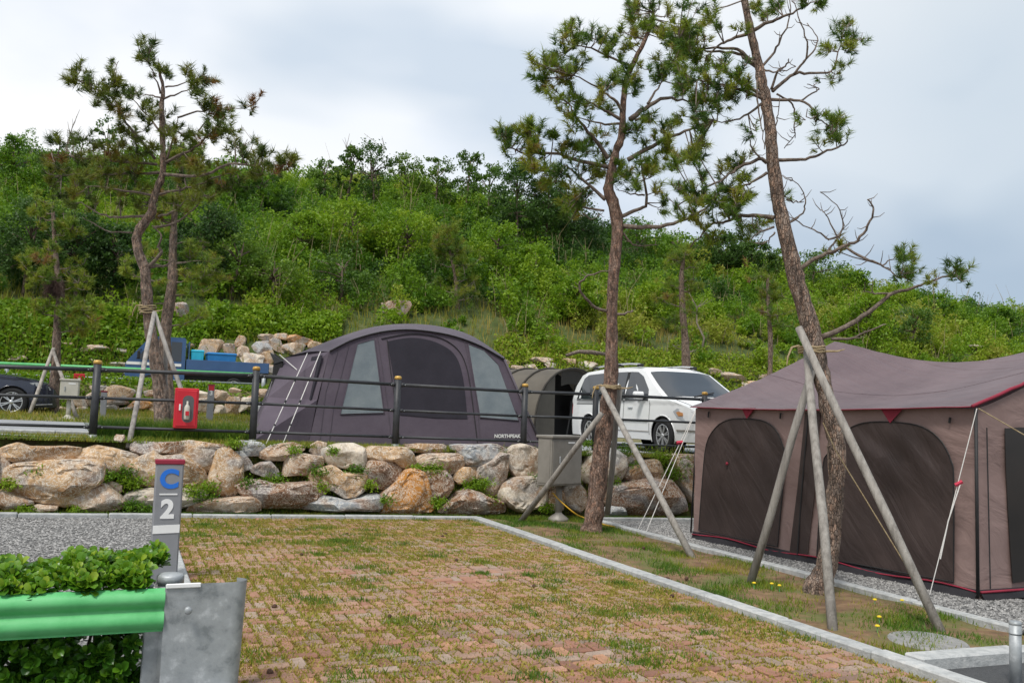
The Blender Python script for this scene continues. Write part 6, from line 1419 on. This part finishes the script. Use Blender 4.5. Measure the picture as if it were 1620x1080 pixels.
turf('upper_grass', scat(30000, -16, 16, 17, 25, lambda u, v: .6+.6*nz(u, v, .4, 9), False), (.08, .3), .40, .35, 46, 'green grass on the upper terrace around the truck', (.02, .045))
# weeds between boulders
Cw, Tw, Sw = [], [], []
for (px, py, R) in [(210,762,14),(198,745,12),(300,776,14),(250,752,8),(430,757,12),(500,745,14),(390,762,10),(580,765,10),(680,742,14),(745,768,14),(762,762,10),(604,790,10),(690,793,12),(850,757,14),(1060,747,16),(1000,735,10),(1072,735,16),(862,802,10),(560,743,12),(318,782,16),(330,768,12),(170,752,10),(15,765,12),(60,745,10),(505,770,10),(655,740,8),(770,790,10),(900,742,10),(960,762,14),(40,805,10),(120,805,8),(230,806,12),(210,798,12),(462,712,8),(370,700,10),(525,712,8),(1040,722,14),(985,712,12),(920,700,8)]:
    c = onplane(px, py, pw1, n1)-DV*.12; s = c.y/F; m = int(R*26); p = np.array(c[:])+r.normal(size=(m, 3))*np.array([R*s*.75, .06, R*s*.42]); Cw.append(p); Tw.append(r.uniform(.25, .75)+r.normal(0, .1, m)); Sw.append(r.uniform(.014, .03, m))
V, Q, T = leaves(np.vstack(Cw), np.concatenate(Sw), np.concatenate(Tw), 51, .4)
tag(npmesh('wall_weeds', V, Q, LEAFH, None, T), 'green weeds growing between the front boulders', 'weeds', None, 'stuff')
G = np.array([(*onplane(r.uniform(0, 1100), r.uniform(705, 812), pw1, n1)[:], 0, 0) for _ in range(22000)]); G[:, :3] += np.array(DV[:])*.13
V, Q, T = blades(G[:, :3]-[0, 0, .03], r.uniform(.03, .10, len(G)), r.uniform(.008, .016, len(G)), .35+r.normal(0, .2, len(G)), 52, 1.0)
tag(npmesh('wall_grass', V, Q, GRASSM, None, T), 'grass tufts in the gaps of the front boulder wall', 'grass', None, 'stuff')
# gravel stones
OCT = np.array([(1, 0, 0), (-1, 0, 0), (0, 1, 0), (0, -1, 0), (0, 0, 1), (0, 0, -1)], float); OF = np.array([(0, 2, 4), (2, 1, 4), (1, 3, 4), (3, 0, 4)])
def pebbles(name, G, s0, s1, seed, label):
    r = np.random.default_rng(seed); n = len(G); S = r.uniform(s0, s1, (n, 1, 3))*np.array([1, .8, .55]); A = r.uniform(0, 6.28, n); c, s = np.cos(A), np.sin(A)
    V = OCT[None]*S*(1+.25*r.normal(size=(n, 6, 1))); X = V[..., 0]*c[:, None]-V[..., 1]*s[:, None]; Y = V[..., 0]*s[:, None]+V[..., 1]*c[:, None]
    V = np.stack([X, Y, V[..., 2]], -1)+G[:, None, :3]; Q = (OF[None]+(np.arange(n)*6)[:, None, None]).reshape(-1, 3)
    return tag(npmesh(name, V.reshape(-1, 3), Q, PEBBLE, None, np.repeat(r.uniform(0, 1, n)**1.1, 6)), label, 'gravel', None, 'stuff')
pebbles('loose_gravel', scat(42000, -9.5, UL-.12, -6.2, -.02, lambda u, v: .9, dz=-.004), .010, .022, 61, 'grey loose gravel on the pitch left of the brick bay')
pebbles('loose_gravel', scat(26000, UK2+.06, UK2+1.5, -7.4, -.02, lambda u, v: .9, dz=-.004), .010, .022, 62, 'grey loose gravel along the foot of the mauve tent')
pebbles('path_grit', scat(2500, UL, UR, -9.4, -.05, lambda u, v: .3+.9*nz(u, v, 1.2, 70), dz=.002), .004, .011, 63, 'scattered pale grit over the brick bay')
# pine cones, dry leaves, dandelions
cone_me = None
for i, (px, py) in enumerate([(477, 879), (549, 846), (705, 846), (434, 962), (427, 1067), (722, 888), (845, 929), (1018, 868), (1056, 917), (1086, 917), (1063, 945), (616, 978), (700, 850), (286, 916)]):
    c = gplane(px, py)+ZV*.015
    pr = lathe(c, [(.004, -.022), (.016, -.014), (.020, 0), (.014, .014), (.004, .022)], 8, Vector((r.normal(), r.normal(), .3)).normalized())
    o = obj('pine_cone', pr, CONE); tag(o, 'small dark pine cone lying on the brick paving', 'pine cone', 'pine cones on the bay')
for i, (px, py) in enumerate([(1193, 930), (1221, 931), (1233, 934), (1384, 957), (1427, 958), (1388, 1000), (1391, 985)]):
    c = gplane(px, py); t = thing('dandelion', c, 'small yellow dandelion in the weeds near the leaning pine', 'flower', 'dandelions in the planting strip')
    obj('stalk', tube([c-ZV*.01, c+ZV*.05], .003, 5), GREENP, t); obj('flower_head', lathe(c+ZV*.05, [(.004, -.006), (.019, 0), (.017, .008), (.006, .012)], 10), FLOWER, t)

# ---------------------------------------------------------------- clipped evergreen hedge behind the near guardrail
r = np.random.default_rng(71)
hroot = thing('evergreen_hedge', Vector((E.x-.9, E.y+.1, 0)), 'glossy green evergreen hedge behind the green guardrail', 'hedge')
def leafmesh(L, W_, fold):
    pts = [(0, -1, 0), (.55, -.6, 1), (.95, .05, 1), (.82, .66, 1), (0, .93, .3), (-.82, .66, 1), (-.95, .05, 1), (-.55, -.6, 1), (0, -.4, 0), (0, .35, 0)]
    V = [(x*W_/2, y*L/2, fold*L*(abs(x)*zf)-.06*L*y*y) for x, y, zf in pts]
    Fc = [(0, 1, 8), (1, 2, 9, 8), (2, 3, 9), (3, 4, 9), (4, 5, 9), (5, 6, 9), (6, 7, 8, 9), (7, 0, 8)]
    return V, Fc
LM = []
for k in range(8):
    Vl, Fl = leafmesh(.066, .042+.004*(k % 3), .14+.04*(k % 2)); me = bpy.data.meshes.new('leaf'); me.from_pydata(Vl, [], Fl); me.materials.append(HEDGEL)
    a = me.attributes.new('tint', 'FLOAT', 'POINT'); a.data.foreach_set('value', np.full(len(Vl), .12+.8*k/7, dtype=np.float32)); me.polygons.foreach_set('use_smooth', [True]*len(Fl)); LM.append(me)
spots = []
for q in range(1900):
    a = r.uniform(.0, 2.0); b = r.random()
    top = r.random() < .45
    if top:
        depth = .03+.45*b; hgt_ = (.085+.025*math.sin(a*7)+.02*math.sin(a*17+1))
        zz = E.z-.03+hgt_*(.35+.65*sm(0, .3, b))+r.normal()*.016
    else: depth = .07+.24*b; zz = E.z-hb-.0-r.random()*.46
    c = E-TV*a+DV*depth; c.z = zz
    if a < .10 and depth < .2: continue
    ax = Vector((r.normal()*.45, -.45+r.normal()*.35, .85 if top else .35+r.normal()*.3)).normalized(); x, y = frame(ax); ph = r.uniform(0, 6.28)
    for k in range(7 if top else 8):
        al = ph+k*2.4; out = x*math.cos(al)+y*math.sin(al); el = (.25+.12*k)
        dr_ = (out*math.cos(el)+ax*math.sin(el)).normalized(); sc_ = r.uniform(.7, 1.1)*(1.0 if k < 5 else .75)
        pos = c+dr_*.030*sc_+ax*.006*k; nrm_ = (ax*math.cos(el)-out*math.sin(el)).normalized()
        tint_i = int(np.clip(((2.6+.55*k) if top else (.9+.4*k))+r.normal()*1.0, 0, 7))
        spots.append((pos, dr_, nrm_, sc_, tint_i))
spots.sort(key=lambda s: s[0].dot(DV))
big = spots[:300]; restL = spots[300:]
def leaf_mat(pos, dr_, nrm_, sc_):
    yv = dr_; zv = (nrm_-yv*nrm_.dot(yv)).normalized(); xv = yv.cross(zv)
    return Matrix.Translation(pos) @ Matrix((xv, yv, zv)).transposed().to_4x4() @ Matrix.Scale(sc_, 4)
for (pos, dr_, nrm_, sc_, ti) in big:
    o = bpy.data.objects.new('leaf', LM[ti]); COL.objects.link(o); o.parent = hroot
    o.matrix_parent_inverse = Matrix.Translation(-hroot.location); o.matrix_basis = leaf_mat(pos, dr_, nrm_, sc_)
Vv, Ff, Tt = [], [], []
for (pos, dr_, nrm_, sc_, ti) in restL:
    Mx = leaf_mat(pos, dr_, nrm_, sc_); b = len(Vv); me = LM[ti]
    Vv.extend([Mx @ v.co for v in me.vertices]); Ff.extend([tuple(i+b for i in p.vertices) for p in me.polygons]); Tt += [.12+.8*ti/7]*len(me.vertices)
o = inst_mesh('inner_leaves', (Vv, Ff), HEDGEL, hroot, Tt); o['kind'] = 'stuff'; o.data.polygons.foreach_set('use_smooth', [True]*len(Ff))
for i in range(14):
    a = r.uniform(.05, 1.9); p = E-TV*a+DV*r.uniform(.25, .5); p.z = -.05; q = p+Vector((r.normal()*.12, -.06, E.z-.02)); q.z = E.z-.03
    obj('stem', tube([p, p.lerp(q, .5)+Vector((r.normal()*.03, 0, 0)), q], [.012, .009, .006], 6), TWIG, hroot)
s0_, s1_ = at(40, 1003, D0+.07), at(78, 1085, D0+.04); obj('stem', tube([s0_, s0_.lerp(s1_, .5)+Vector((.004, 0, 0)), s1_], [.007, .009, .010], 6), DEADW, hroot)
